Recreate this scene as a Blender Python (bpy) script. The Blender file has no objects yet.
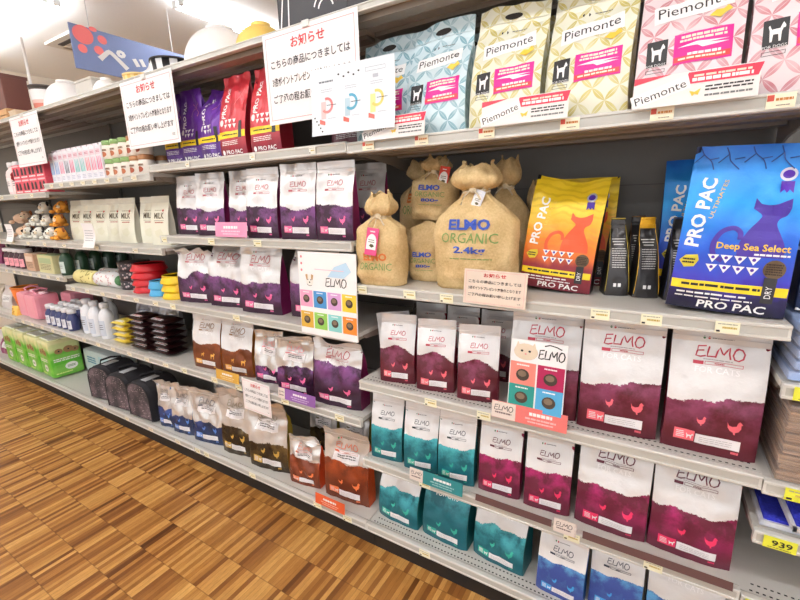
import bpy, bmesh, math, random
from mathutils import Vector, Matrix, noise
from mathutils.geometry import tessellate_polygon

S = bpy.context.scene
COL = S.collection
PI = math.pi

# ------------------------------------------------------------------ camera
F_PX, PITCH, YAW, ROLL = 417.71, 0.233611, -0.545252, -0.0275999
CAM = Vector((0.0, -1.18776, 1.47))
def camera():
    cy, sy, cp, sp = math.cos(YAW), math.sin(YAW), math.cos(PITCH), math.sin(PITCH)
    fwd = Vector((sy*cp, cy*cp, -sp)); r0 = Vector((cy, -sy, 0)); u0 = r0.cross(fwd)
    r = math.cos(ROLL)*r0 + math.sin(ROLL)*u0; u = -math.sin(ROLL)*r0 + math.cos(ROLL)*u0
    cd = bpy.data.cameras.new('camera'); cd.sensor_width = 36; cd.sensor_fit = 'HORIZONTAL'
    cd.lens = F_PX*36/800; cd.clip_start = 0.02; cd.clip_end = 60
    o = bpy.data.objects.new('camera', cd); COL.objects.link(o)
    m = Matrix((r, u, -fwd)).transposed().to_4x4(); m.translation = CAM
    o.matrix_world = m; S.camera = o
camera()

# ------------------------------------------------------------------ world, exposure
W = bpy.data.worlds.new('world'); S.world = W; W.use_nodes = True
W.node_tree.nodes['Background'].inputs[0].default_value = (0.96, 0.98, 1.0, 1)
W.node_tree.nodes['Background'].inputs[1].default_value = 0.95
S.view_settings.view_transform = 'Standard'
S.view_settings.look = 'None'
S.view_settings.gamma = 1.0
S.view_settings.use_curve_mapping = False
S.view_settings.exposure = 0.5
TUBE_POWER = 21.0
CEIL = 3.2

# ------------------------------------------------------------------ materials
def lin(c):
    o = []
    for x in c[:3]:
        x = x/255.0
        o.append(x/12.92 if x <= .04045 else ((x+.055)/1.055)**2.4)
    return (o[0], o[1], o[2], 1.0)
MATS = {}
class NT:
    def __init__(s, name, rough=.5, metal=0.0, spec=None):
        s.m = bpy.data.materials.new(name); s.m.use_nodes = True
        s.t = s.m.node_tree; s.b = s.t.nodes['Principled BSDF']
        s.b.inputs['Roughness'].default_value = rough; s.b.inputs['Metallic'].default_value = metal
        if spec is not None: s.b.inputs['Specular IOR Level'].default_value = spec
    def n(s, t, **kw):
        nd = s.t.nodes.new(t)
        for k, v in kw.items(): setattr(nd, k, v)
        return nd
    def set(s, sock, v):
        if isinstance(v, bpy.types.NodeSocket): s.t.links.new(v, sock)
        elif isinstance(v, (tuple, list)): sock.default_value = v
        else: sock.default_value = v
    def math(s, op, a, b=0.0, c=None):
        nd = s.n('ShaderNodeMath', operation=op)
        s.set(nd.inputs[0], a); s.set(nd.inputs[1], b)
        if c is not None: s.set(nd.inputs[2], c)
        return nd.outputs[0]
    def mix(s, f, a, b):
        nd = s.n('ShaderNodeMix', data_type='RGBA')
        s.set(nd.inputs[0], f); s.set(nd.inputs[6], a); s.set(nd.inputs[7], b)
        return nd.outputs[2]
    def noise(s, vec, scale, detail=3, rough=.55, col=False):
        nd = s.n('ShaderNodeTexNoise'); nd.inputs['Scale'].default_value = scale
        nd.inputs['Detail'].default_value = detail; nd.inputs['Roughness'].default_value = rough
        if vec is not None: s.t.links.new(vec, nd.inputs['Vector'])
        return nd.outputs[1 if col else 0]
    def ramp(s, f, lo, hi):
        nd = s.n('ShaderNodeMapRange'); s.set(nd.inputs[0], f)
        nd.inputs[1].default_value = lo; nd.inputs[2].default_value = hi
        return nd.outputs[0]
    def coord(s, which='UV'): return s.n('ShaderNodeTexCoord').outputs[which]
    def xyz(s, v):
        nd = s.n('ShaderNodeSeparateXYZ'); s.t.links.new(v, nd.inputs[0]); return nd.outputs
    def comb(s, x, y, z=0.0):
        nd = s.n('ShaderNodeCombineXYZ')
        for i, q in enumerate((x, y, z)): s.set(nd.inputs[i], q)
        return nd.outputs[0]
    def color(s, c): s.set(s.b.inputs['Base Color'], c)
    def bump(s, h, strength=.2, dist=.004):
        nd = s.n('ShaderNodeBump'); nd.inputs['Strength'].default_value = strength; nd.inputs['Distance'].default_value = dist
        s.t.links.new(h, nd.inputs['Height']); s.t.links.new(nd.outputs[0], s.b.inputs['Normal'])

def mat(c, rough=.5, metal=0.0, var=.06, spec=None):
    """plain colour with a slight procedural mottling"""
    key = ('p', tuple(c), rough, metal, var, spec)
    if key in MATS: return MATS[key]
    q = NT('plain_%d_%d_%d' % tuple(c[:3]), rough, metal, spec)
    a = lin(c)
    if var > 0:
        n = q.noise(q.coord('Object'), 35, 2)
        lo = tuple(x*(1-var) for x in a[:3])+(1,); hi = tuple(min(1, x*(1+var)) for x in a[:3])+(1,)
        q.color(q.mix(n, lo, hi))
    else: q.color(a)
    MATS[key] = q.m
    return q.m

def emis(name, c, k):
    q = NT(name); q.color(lin(c)); q.b.inputs['Emission Color'].default_value = lin(c); q.b.inputs['Emission Strength'].default_value = k
    return q.m

def foil(c, rough=.32, metal=.25, key=''):
    k = ('foil', tuple(c), rough, metal)
    if k in MATS: return MATS[k]
    q = NT('foil_%d_%d_%d' % tuple(c[:3]), rough, metal)
    q.color(lin(c)); q.bump(q.noise(q.coord('Object'), 45, 3), .25, .006)
    MATS[k] = q.m
    return q.m

def clear_plastic():
    if 'clear' in MATS: return MATS['clear']
    q = NT('clear_plastic', .08); q.color((.95, .95, .97, 1)); q.b.inputs['Alpha'].default_value = .12
    MATS['clear'] = q.m
    return q.m

# ------------------------------------------------------------------ mesh builder
def refine(vs, fs, L):
    """split triangles until no edge of the flat artwork is longer than L, so it can follow a curved surface"""
    vs = list(vs); tr = []
    for f in fs:
        for i in range(1, len(f)-1): tr.append((f[0], f[i], f[i+1]))
    mid = {}
    def cut(a, b):
        k = (a, b) if a < b else (b, a)
        if k not in mid:
            (x0, z0), (x1, z1) = vs[a], vs[b]
            if (x0-x1)**2+(z0-z1)**2 > L*L:
                vs.append(((x0+x1)/2, (z0+z1)/2)); mid[k] = len(vs)-1
            else: mid[k] = -1
        return mid[k]
    for _ in range(7):
        out = []; ch = False
        for a, b, c in tr:
            ab, bc, ca = cut(a, b), cut(b, c), cut(c, a)
            n = (ab >= 0)+(bc >= 0)+(ca >= 0)
            if n == 0: out.append((a, b, c)); continue
            ch = True
            if n == 3: out += [(a, ab, ca), (ab, b, bc), (ca, bc, c), (ab, bc, ca)]
            else:
                while (n == 1 and ab < 0) or (n == 2 and ca >= 0):
                    a, b, c, ab, bc, ca = b, c, a, bc, ca, ab
                if n == 1: out += [(a, ab, c), (ab, b, c)]
                else: out += [(a, ab, c), (ab, bc, c), (ab, b, bc)]
        tr = out
        if not ch: break
    return vs, tr

class MB:
    def __init__(s): s.v = []; s.f = []; s.mi = []; s.uv = []; s.mats = []; s.sm = []
    def slot(s, m):
        if m not in s.mats: s.mats.append(m)
        return s.mats.index(m)
    def add(s, vs, fs, m, uvs=None, smooth=False):
        b = len(s.v); k = s.slot(m); s.v.extend([tuple(q) for q in vs])
        for f in fs:
            s.f.append(tuple(b+i for i in f)); s.mi.append(k); s.sm.append(smooth)
            s.uv.extend([uvs[i] if uvs else (0., 0.) for i in f])
    def box(s, c, d, m, rz=0.0, bev=0.0):
        x, y, z = (q/2 for q in d)
        M = Matrix.Rotation(rz, 3, 'Z')
        if bev > 0:
            bm = bmesh.new(); bmesh.ops.create_cube(bm, size=1)
            for v in bm.verts: v.co = Vector((v.co.x*d[0], v.co.y*d[1], v.co.z*d[2]))
            bmesh.ops.bevel(bm, geom=list(bm.edges), offset=min(bev, min(d)*.45), segments=2, profile=.6, affect='EDGES')
            bm.verts.index_update()
            s.add([M @ v.co + Vector(c) for v in bm.verts], [[v.index for v in f.verts] for f in bm.faces], m,
                  [(v.co.x/d[0]+.5, v.co.z/d[2]+.5) for v in bm.verts], smooth=False)
            bm.free(); return
        P = [Vector((sx*x, sy*y, sz*z)) for sz in (-1, 1) for sy in (-1, 1) for sx in (-1, 1)]
        s.add([M @ p + Vector(c) for p in P], [(0, 2, 3, 1), (4, 5, 7, 6), (0, 1, 5, 4), (2, 6, 7, 3), (0, 4, 6, 2), (1, 3, 7, 5)], m,
              [(p.x/d[0]+.5, p.z/d[2]+.5) for p in P])
    def lathe(s, prof, m, n=28, c=(0, 0, 0), sx=1.0, sy=1.0, axis='Z', wob=None):
        vs = []; fs = []; uv = []
        for j, (r, z) in enumerate(prof):
            for i in range(n):
                a = 2*PI*i/n; rr = r*(wob(a, j/(len(prof)-1)) if wob else 1)
                p = (rr*math.cos(a)*sx, rr*math.sin(a)*sy, z)
                if axis == 'X': p = (z, p[0], p[1])
                elif axis == 'Y': p = (p[0], z, p[1])
                vs.append((p[0]+c[0], p[1]+c[1], p[2]+c[2])); uv.append((i/n, j/(len(prof)-1)))
        for j in range(len(prof)-1):
            for i in range(n):
                fs.append((j*n+i, j*n+(i+1) % n, (j+1)*n+(i+1) % n, (j+1)*n+i))
        if prof[0][0] > 1e-6: fs.append(tuple(range(n-1, -1, -1)))
        if prof[-1][0] > 1e-6: fs.append(tuple((len(prof)-1)*n+i for i in range(n)))
        s.add(vs, fs, m, uv, True)
    def ball(s, c, r, m, n=14):
        if not isinstance(r, (tuple, list)): r = (r, r, r)
        prof = [(math.sin(PI*j/10), -math.cos(PI*j/10)) for j in range(11)]
        vs = []; fs = []
        for (q, z) in prof:
            for i in range(n):
                a = 2*PI*i/n; vs.append((c[0]+r[0]*q*math.cos(a), c[1]+r[1]*q*math.sin(a), c[2]+r[2]*z))
        for j in range(10):
            for i in range(n): fs.append((j*n+i, j*n+(i+1) % n, (j+1)*n+(i+1) % n, (j+1)*n+i))
        s.add(vs, fs, m, None, True)
    def tube(s, pts, r, m, n=8):
        pts = [Vector(p) for p in pts]; vs = []; fs = []
        for i, p in enumerate(pts):
            t = (pts[min(i+1, len(pts)-1)]-pts[max(i-1, 0)]).normalized()
            a = t.cross(Vector((0, 0, 1)) if abs(t.z) < .9 else Vector((1, 0, 0))).normalized(); b = t.cross(a)
            for k in range(n): vs.append(p + a*r*math.cos(2*PI*k/n) + b*r*math.sin(2*PI*k/n))
        for i in range(len(pts)-1):
            for k in range(n): fs.append((i*n+k, i*n+(k+1) % n, (i+1)*n+(k+1) % n, (i+1)*n+k))
        fs.append(tuple(range(n))); fs.append(tuple((len(pts)-1)*n+k for k in range(n-1, -1, -1)))
        s.add(vs, fs, m, None, True)
    def prism(s, prof, x0, x1, m):
        """profile of (y, z) points extruded along x"""
        n = len(prof)
        vs = [(x0, y, z) for y, z in prof] + [(x1, y, z) for y, z in prof]
        fs = [(i, (i+1) % n, n+(i+1) % n, n+i) for i in range(n)] + [tuple(range(n-1, -1, -1)), tuple(range(n, 2*n))]
        s.add(vs, fs, m)
    def art(s, art, fn, fine=None):
        """lay flat artwork onto a surface; fn(x, z, lift) gives a point"""
        done = []
        for vs, fs, m in art.items:
            bx = (min(v[0] for v in vs), max(v[0] for v in vs), min(v[1] for v in vs), max(v[1] for v in vs))
            lay = 1+max([l for b, l in done if b[0] < bx[1] and bx[0] < b[1] and b[2] < bx[3] and bx[2] < b[3]], default=-1)
            done.append((bx, lay))
            if fine: vs, fs = refine(vs, fs, fine)
            s.add([fn(x, z, .0016+.0006*lay) for x, z in vs], fs, m)
    def build(s, name, parent=None, loc=(0, 0, 0), rz=0.0, rx=0.0):
        me = bpy.data.meshes.new(name); me.from_pydata(s.v, [], s.f)
        for m in s.mats: me.materials.append(m)
        me.polygons.foreach_set('material_index', s.mi); me.polygons.foreach_set('use_smooth', s.sm)
        uvl = me.uv_layers.new(name='UVMap'); uvl.data.foreach_set('uv', [c for q in s.uv for c in q])
        me.update()
        o = bpy.data.objects.new(name, me); COL.objects.link(o)
        if parent is not None: o.parent = parent
        o.location = loc; o.rotation_euler = (rx, 0, rz)
        return o

def tag(o, label, cat, group=None, kind=None):
    if label: o['label'] = label
    if cat: o['category'] = cat
    if group: o['group'] = group
    if kind: o['kind'] = kind
    return o
def thing(name, label, cat, loc=(0, 0, 0), rz=0.0, group=None, rx=0.0):
    o = bpy.data.objects.new(name, None); COL.objects.link(o); o.empty_display_size = .05
    o.location = loc; o.rotation_euler = (rx, 0, rz)
    return tag(o, label, cat, group)
def dup(root, loc, rz=0.0, label=None, group=None, rx=0.0):
    r = root.copy(); COL.objects.link(r); r.location = loc; r.rotation_euler = (rx, 0, rz)
    if label: r['label'] = label
    if group: r['group'] = group
    for ch in list(root.children):
        c = ch.copy(); COL.objects.link(c); c.parent = r
        for g in list(ch.children):
            d = g.copy(); COL.objects.link(d); d.parent = c
    return r
class Kind:
    """hands out the prototype first, copies afterwards"""
    def __init__(s, make): s.make = make; s.root = None
    def put(s, loc, rz, label, group, rx=0.0):
        if s.root is None:
            s.root = s.make(); s.root.location = loc; s.root.rotation_euler = (rx, 0, rz)
            s.root['label'] = label
            if group: s.root['group'] = group
            return s.root
        return dup(s.root, loc, rz, label, group, rx)
ORD = ['first', 'second', 'third', 'fourth', 'fifth', 'sixth', 'seventh', 'eighth', 'ninth', 'tenth', 'eleventh', 'twelfth']

# ------------------------------------------------------------------ flat artwork
_TXT = {}
def text_mesh(body, bold=0.0):
    k = (body, bold)
    if k in _TXT: return _TXT[k]
    cu = bpy.data.curves.new('lettering', 'FONT'); cu.body = body; cu.resolution_u = 2; cu.offset = bold
    o = bpy.data.objects.new('lettering', cu); COL.objects.link(o)
    bpy.context.view_layer.update()
    ev = o.evaluated_get(bpy.context.evaluated_depsgraph_get()); me = ev.to_mesh()
    vs = [(v.co.x, v.co.y) for v in me.vertices]; fs = [tuple(p.vertices) for p in me.polygons]
    ev.to_mesh_clear(); bpy.data.objects.remove(o); bpy.data.curves.remove(cu)
    xs = [v[0] for v in vs]; ys = [v[1] for v in vs]
    x0, x1, y0, y1 = min(xs), max(xs), min(ys), max(ys)
    vs = [((x-x0)/(x1-x0)-.5, (y-y0)/(y1-y0)-.5) for x, y in vs]
    _TXT[k] = (vs, fs, (x1-x0)/(y1-y0))
    return _TXT[k]
class Art:
    def __init__(s): s.items = []
    def put(s, vs, fs, m, c=(0, 0), rot=0.0):
        ca, sa = math.cos(rot), math.sin(rot)
        s.items.append(([(c[0]+x*ca-z*sa, c[1]+x*sa+z*ca) for x, z in vs], fs, m)); return s
    def text(s, body, c, w=None, h=None, m=None, rot=0.0, shear=0.0, bold=0.0):
        vs, fs, asp = text_mesh(body, bold)
        if w is None: w = h*asp
        if h is None: h = w/asp
        return s.put([((x*w+shear*z*h), z*h) for x, z in vs], fs, m, c, rot)
    def rect(s, c, w, h, m, rot=0.0, nx=None, nz=None, skew=0.0):
        W, H, q = w/2, h/2, skew*h/2
        return s.put([(-W-q, -H), (W-q, -H), (W+q, H), (-W+q, H)], [(0, 1, 2, 3)], m, c, rot)
    def frame(s, c, w, h, t, m):
        W, H = w/2, h/2; V = []
        for k in (t/2, -t/2): V += [(-W-k, -H-k), (W+k, -H-k), (W+k, H+k), (-W-k, H+k)]
        return s.put(V, [(i, (i+1) % 4, 4+(i+1) % 4, 4+i) for i in range(4)], m, c)
    def poly(s, pts, c, sc, m, rot=0.0, sub=1):
        if not isinstance(sc, (tuple, list)): sc = (sc, sc)
        vs = [(x*sc[0], z*sc[1]) for x, z in pts]
        fs = [tuple(t) for t in tessellate_polygon([[Vector((x, z, 0)) for x, z in vs]])]
        for _ in range(sub):
            mid = {}; nf = []
            def mp(a, b):
                k = (min(a, b), max(a, b))
                if k not in mid:
                    vs.append(((vs[a][0]+vs[b][0])/2, (vs[a][1]+vs[b][1])/2)); mid[k] = len(vs)-1
                return mid[k]
            for a, b, d in fs:
                ab, bd, da = mp(a, b), mp(b, d), mp(d, a)
                nf += [(a, ab, da), (ab, b, bd), (da, bd, d), (ab, bd, da)]
            fs = nf
        return s.put(vs, fs, m, c, rot)
    def disc(s, c, rx, rz, m, n=20, rot=0.0):
        vs = [(0, 0)]+[(rx*math.cos(2*PI*i/n), rz*math.sin(2*PI*i/n)) for i in range(n)]
        return s.put(vs, [(0, 1+i, 1+(i+1) % n) for i in range(n)], m, c, rot)
    def ring(s, c, r0, r1, m, a0=0.0, a1=2*PI, n=24):
        vs = []
        for i in range(n+1):
            a = a0+(a1-a0)*i/n; vs += [(r0*math.cos(a), r0*math.sin(a)), (r1*math.cos(a), r1*math.sin(a))]
        return s.put(vs, [(2*i, 2*i+1, 2*i+3, 2*i+2) for i in range(n)], m, c)
    def stroke(s, lines, c, sc, t, m, rot=0.0):
        vs = []; fs = []
        for L in lines:
            P = [Vector((x*sc[0], z*sc[1])) for x, z in L]
            b = len(vs)
            for i, p in enumerate(P):
                d = (P[min(i+1, len(P)-1)]-P[max(i-1, 0)])
                if d.length < 1e-9: d = Vector((1, 0))
                d.normalize(); nrm = Vector((-d.y, d.x))*t/2
                vs += [tuple(p+nrm), tuple(p-nrm)]
            fs += [(b+2*i, b+2*i+1, b+2*i+3, b+2*i+2) for i in range(len(P)-1)]
        return s.put(vs, fs, m, c, rot)
    def bars(s, c, w, h, rows, m, fill=.55, seed=1, rot=0.0):
        """rows of small print too fine to read"""
        rnd = random.Random(seed); V = []; FF = []
        for r in range(rows):
            z = h/2-(r+.5)*h/rows; x = -w/2
            while x < w/2-.0015:
                L = min(rnd.uniform(.05, .22)*w, w/2-x)
                a2, b2, c2, d2 = x, x+L*.85, z-h/rows*fill/2, z+h/rows*fill/2; k = len(V)
                V += [(a2, c2), (b2, c2), (b2, d2), (a2, d2)]; FF.append((k, k+1, k+2, k+3)); x += L
        return s.put(V, FF, m, c, rot)
def spl(P, n=5, closed=True):
    out = []; N = len(P)
    for i in range(N if closed else N-1):
        g = lambda k: P[k % N] if closed else P[max(0, min(N-1, k))]
        p0, p1, p2, p3 = g(i-1), g(i), g(i+1), g(i+2)
        for q in range(n):
            t = q/n; out.append(tuple(.5*(2*b+(c-a)*t+(2*a-5*b+4*c-d)*t*t+(3*b-a-3*c+d)*t**3) for a, b, c, d in zip(p0, p1, p2, p3)))
    if not closed: out.append(P[-1])
    return out
HEN = [(-.5, .35), (-.38, .12), (-.15, .05), (.12, .12), (.2, .38), (.3, .5), (.42, .42), (.52, .3), (.42, .25), (.44, .0), (.3, -.25), (.08, -.36), (.1, -.5), (-.02, -.5), (-.05, -.36), (-.28, -.26), (-.45, -.02)]
DOG = [(-.5, .35), (-.42, .1), (-.38, -.5), (-.25, -.5), (-.2, -.12), (.1, -.12), (.15, -.5), (.28, -.5), (.3, .0), (.38, .18), (.52, .2), (.52, .32), (.38, .5), (.3, .38), (.2, .18), (-.3, .16), (-.42, .42)]
CAT = spl([(-.34, -.5), (-.33, -.28), (-.22, -.05), (-.1, .12), (-.06, .2), (-.12, .26), (-.2, .32)], 4, False)+[(-.19, .5)]+spl([(-.1, .4), (.02, .38), (.14, .4)], 3, False)+[(.33, .5)]+spl([(.34, .34), (.3, .22), (.2, .15), (.18, .05), (.26, -.12), (.34, -.3), (.36, -.5)], 4, False)
GOAT = [(-.5, .2), (-.44, -.5), (-.32, -.5), (-.28, -.08), (.12, -.08), (.16, -.5), (.28, -.5), (.28, .1), (.46, .28), (.4, .4), (.28, .42), (.2, .56), (.16, .4), (.08, .22), (-.4, .26)]
LOGO = [[(.8, .97), (.2, .9), (.16, .5), (.66, .56)], [(.16, .5), (.06, .06), (.4, .0), (.8, .1)],
        [(1.02, .95), (.94, .45), (.9, .06), (1.5, .1)], [(1.5, .02), (1.62, .6), (1.78, .95), (1.98, .45), (2.06, .35), (2.3, .75), (2.48, 1.0), (2.46, .5), (2.56, .02)],
        [(3.1, .98), (2.85, .8), (2.72, .4), (2.85, .06), (3.12, .0), (3.42, .22), (3.52, .6), (3.35, .92), (3.05, .98), (2.9, .9)]]
def logo(a, c, w, m, t=.1, rot=0.0, asp=.28):
    h = w*asp
    L = [[(x/3.55-.5, z-.5) for x, z in q] for q in LOGO]
    return a.stroke(L, c, (w, h), t*h*1.25, m, rot)

# ------------------------------------------------------------------ pouches
def sstep(a, b, x):
    t = max(0., min(1., (x-a)/(b-a))); return t*t*(3-2*t)
def pouch(name, label, cat, w, h, d, body, gus, seal=None, art=None, seed=1, cr=.004, lean=0.0, flop=0.0, fa=.8,
          vs=.88, topw=1.0, edge=.78, base='flat', seal_name='top_seal', fat=.55, topwave=0.0, extra=None):
    """a gusseted stand-up bag standing on z=0, front towards -y"""
    root = thing(name, label, cat)
    NU, NV = 17, 23
    spine = []; y = z = 0.0
    for j in range(NV):
        v = j/(NV-1); th = lean*min(1, v*1.4) + flop*sstep(fa-.08, fa+.1, v)
        spine.append((y, z, th)); y += math.sin(th)*h/(NV-1); z += math.cos(th)*h/(NV-1)
    js = max(2, min(NV-2, int(round(vs*(NV-1))))) if seal else NV-1
    def D(v):
        q = max(0., 1-(v/vs)**2.1)
        return max(.0035, d*q*(.9+.1*sstep(0, .12, v)))
    def Wd(v): return w/2*((1-.035*math.sin(PI*min(1, v/vs)))*(1-v)+v*topw)
    def edg(v): return edge+(1-edge)*v
    def pt(u, v, side, j):
        Y, Z, th = spine[j]
        dd = D(v)/2; e = edg(v)
        off = -side*dd*(e+(1-e)*max(0., 1-abs(u)**2.4)**fat)
        x = Wd(v)*u
        a = cr*(.35+.9*v)*(1.0 if abs(u) < .98 else .4)
        off += a*noise.noise(Vector((x*22+seed*7.3, v*h*20, seed*3.1)))*1.6 + a*.6*noise.noise(Vector((x*55, v*h*40+seed, 9.1)))
        if v > vs-.001: off = -side*.0015 + a*2.2*noise.noise(Vector((x*16+seed*5, 3.3, seed)))*sstep(vs, 1, v)
        zz = topwave*math.sin(u*2.3+seed)*sstep(.7, 1, v)
        return Vector((x, Y + math.cos(th)*off, Z + zz - math.sin(th)*off))
    G = [[pt(2*i/(NU-1)-1, j/(NV-1), 1, j) for i in range(NU)] for j in range(NV)]
    B = [[pt(2*i/(NU-1)-1, j/(NV-1), -1, j) for i in range(NU)] for j in range(NV)]
    def sheet(mb, grid, j0, j1, m, flip):
        vsx = [p for j in range(j0, j1+1) for p in grid[j]]
        uv = [((i/(NU-1)) if not flip else 1-i/(NU-1), j/(NV-1)) for j in range(j0, j1+1) for i in range(NU)]
        fs = []
        for j in range(j1-j0):
            for i in range(NU-1):
                q = (j*NU+i, j*NU+i+1, (j+1)*NU+i+1, (j+1)*NU+i)
                fs.append(q[::-1] if flip else q)
        mb.add(vsx, fs, m, uv, True)
    mb = MB(); sheet(mb, G, 0, js, body, False); sheet(mb, B, 0, js, body, True)
    mb.add(G[0]+B[0][::-1], [tuple(range(2*NU))[::-1]], gus)
    def surf(x, zq, lift):
        v = max(0., min(.999, zq/h)); jj = v*(NV-1); j = int(jj); fj = jj-j
        u = max(-1., min(1., x/Wd(v))); ii = (u+1)/2*(NU-1); i = min(NU-2, int(ii)); fi = ii-i
        p = (G[j][i]*(1-fi)+G[j][i+1]*fi)*(1-fj) + (G[j+1][i]*(1-fi)+G[j+1][i+1]*fi)*fj
        th = spine[j][2]
        return p + Vector((0, -math.cos(th)*lift, math.sin(th)*lift))
    if art: mb.art(art, surf, .009)
    mb.build('pouch_body' if seal else 'bag_body', root)
    if seal:
        mb = MB(); sheet(mb, G, js, NV-1, seal, False); sheet(mb, B, js, NV-1, seal, True)
        g = G[-1]; b = B[-1]
        for i in range(NU-1): mb.add([g[i], g[i+1], b[i+1], b[i]], [(0, 1, 2, 3)], seal)
        zj = min(NV-1, js+1)
        for k, jz in enumerate((zj,)):
            mb.tube([p+Vector((0, -.001, 0)) for p in G[jz]], .0012, seal, 5)
        mb.build(seal_name, root)
    for sd in (-1, 1):
        mb = MB(); vsx = []; uv = []
        ii = 0 if sd < 0 else NU-1
        for j in range(js+1):
            v = j/(NV-1); f, bk = G[j][ii], B[j][ii]; md = (f+bk)/2
            md.x -= sd*(.16*d*sstep(.0, .4, v))*(1-.4*v)
            vsx += [f, md, bk]; uv += [(0, v), (.5, v), (1, v)]
        fs = []
        for j in range(js):
            for k in range(2):
                q = (j*3+k, j*3+k+1, (j+1)*3+k+1, (j+1)*3+k); fs.append(q if sd > 0 else q[::-1])
        mb.add(vsx, fs, gus, uv, True); mb.build('side_gusset', root)
    if extra: extra(root, surf)
    return root

def print_mat(key, dark, mid, white=(226, 224, 222), bound=.47, hill=.1, seed=0.0, metal=.12, rough=.34, asp=.7):
    k = ('print', key)
    if k in MATS: return MATS[k]
    q = NT('printed_film_'+key, rough, metal)
    u, v, _ = q.xyz(q.coord('UV'))
    vec = q.comb(q.math('ADD', q.math('MULTIPLY', u, asp), seed), q.math('MULTIPLY', v, .35), seed)
    hills = q.math('MULTIPLY', q.math('SUBTRACT', q.noise(vec, 3.2, 1), .5), hill*3.2)
    vec2 = q.comb(q.math('ADD', q.math('MULTIPLY', u, asp), seed), v, seed)
    rag = q.math('MULTIPLY', q.math('SUBTRACT', q.noise(vec2, 40, 4, .75), .5), .075)
    lim = q.math('ADD', q.math('ADD', hills, rag), bound)
    up = q.math('GREATER_THAN', v, lim)
    lo_ = {'t': .40, 's': .42, 'm': .44 if key[1] == 'a' and key[2] == 'g' else .47}.get(key[0], .425)
    tree = q.ramp(q.noise(vec2, 3.6, 5, .66), lo_, lo_+.18)
    glow = q.ramp(v, bound-.36, bound+.02)
    f = q.math('MULTIPLY', q.math('MULTIPLY', tree, glow), .85)
    q.color(q.mix(up, q.mix(f, lin(dark), lin(mid)), lin(white)))
    q.bump(q.noise(q.coord('Object'), 38, 3), .3, .006)
    MATS[k] = q.m
    return q.m

SCH = {  # dark print, bright print, icons, gusset, logo
 'purple': ((62, 36, 56), (150, 88, 154), (236, 106, 156), (128, 34, 88), (196, 110, 116)),
 'maroon': ((94, 28, 42), (158, 72, 112), (238, 104, 116), (150, 30, 58), (196, 62, 82)),
 'teal': ((20, 98, 110), (84, 196, 206), (50, 172, 150), (16, 104, 108), (56, 62, 66)),
 'magenta': ((106, 34, 58), (204, 52, 130), (232, 52, 100), (152, 24, 80), (104, 40, 60)),
 'sky': ((58, 80, 152), (104, 184, 232), (70, 160, 220), (30, 84, 156), (56, 62, 80)),
 'amber': ((108, 54, 26), (160, 84, 38), (238, 176, 78), (190, 118, 36), (150, 110, 70)),
 'olive': ((62, 50, 36), (140, 116, 70), (200, 160, 70), (168, 146, 50), (110, 100, 80)),
 'orange': ((128, 68, 48), (206, 96, 46), (236, 124, 66), (220, 88, 36), (190, 90, 60)),
 'navy': ((56, 70, 104), (66, 88, 168), (84, 130, 206), (26, 82, 150), (70, 74, 90)),
 'red': ((176, 60, 70), (226, 96, 100), (240, 120, 120), (190, 40, 50), (200, 60, 80)),
}
def elmo_art(w, h, key, large, animal=HEN, bound=.47, patch=None):
    dark, mid, acc, gus, lg = SCH[key]; seed_ = len(key)*3+int(w*1000)
    a = Art(); ink = mat(lg, .5, 0, 0); am = mat(acc, .5, 0, 0); wh = mat((232, 228, 228), .5, 0, .04); gr = mat((168, 160, 162), .5, 0, 0); bk = mat((40, 40, 42), .5, 0, 0)
    zl = (.80 if large else .73)*h
    if patch:  # white label block in the silver window
        a.poly([(-.5, -.4), (-.42, .4), (.1, .5), (.5, .42), (.46, -.38), (.2, -.5)], (0, .62*h), (.6*w, .17*h), wh)
        a.bars((.02*w, .62*h), .4*w, .06*h, 2, bk, .45, seed_)
        zl = .76*h
    logo(a, (.01*w, zl), (.5 if large else .42)*w, ink, .1)
    zi = zl+.105*h
    a.disc((-.16*w, zi), .014*w, .02*w, mat((40, 120, 60), .5, 0, 0), 10); a.disc((-.11*w, zi), .014*w, .02*w, mat((190, 40, 50), .5, 0, 0), 10)
    a.bars((.03*w, zi), .22*w, .010*h, 1, bk, .6, 3)
    a.bars((.0, zl-.058*h), .3*w, .010*h, 1, gr, .6, 4)
    zb = zl-.085*h
    a.rect((-.2*w, zb), .11*w, .026*h, ink); a.frame((.06*w, zb), .38*w, .022*h, .0012, ink); a.bars((.02*w, zb), .1*w, .012*h, 1, ink, .7, 5)
    if large and not patch: a.text('FOR CATS', (.0, zl-.135*h), .46*w, None, mat((246, 244, 244), .4, 0, 0), bold=.01)
    a.poly(animal, (-.1*w, .27*h), (.1*w, .075*h), am); a.poly(animal, (.24*w, .26*h), (.15*w, .11*h), am)
    a.rect((-.26*w, .135*h), .22*w, .09*h, am, -.02); a.poly(DOG, (-.2*w, .13*h), (.075*w, .045*h), wh, -.02); a.bars((-.3*w, .135*h), .09*w, .06*h, 4, wh, .5, 8)
    a.rect((.09*w, .12*h), .46*w, .08*h, wh, -.02); a.bars((.07*w, .12*h), .34*w, .05*h, 3, gr, .22, 9, -.02)
    a.bars((.28*w, .055*h), .08*w, .025*h, 1, am, .8, 3)
    return a
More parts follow.
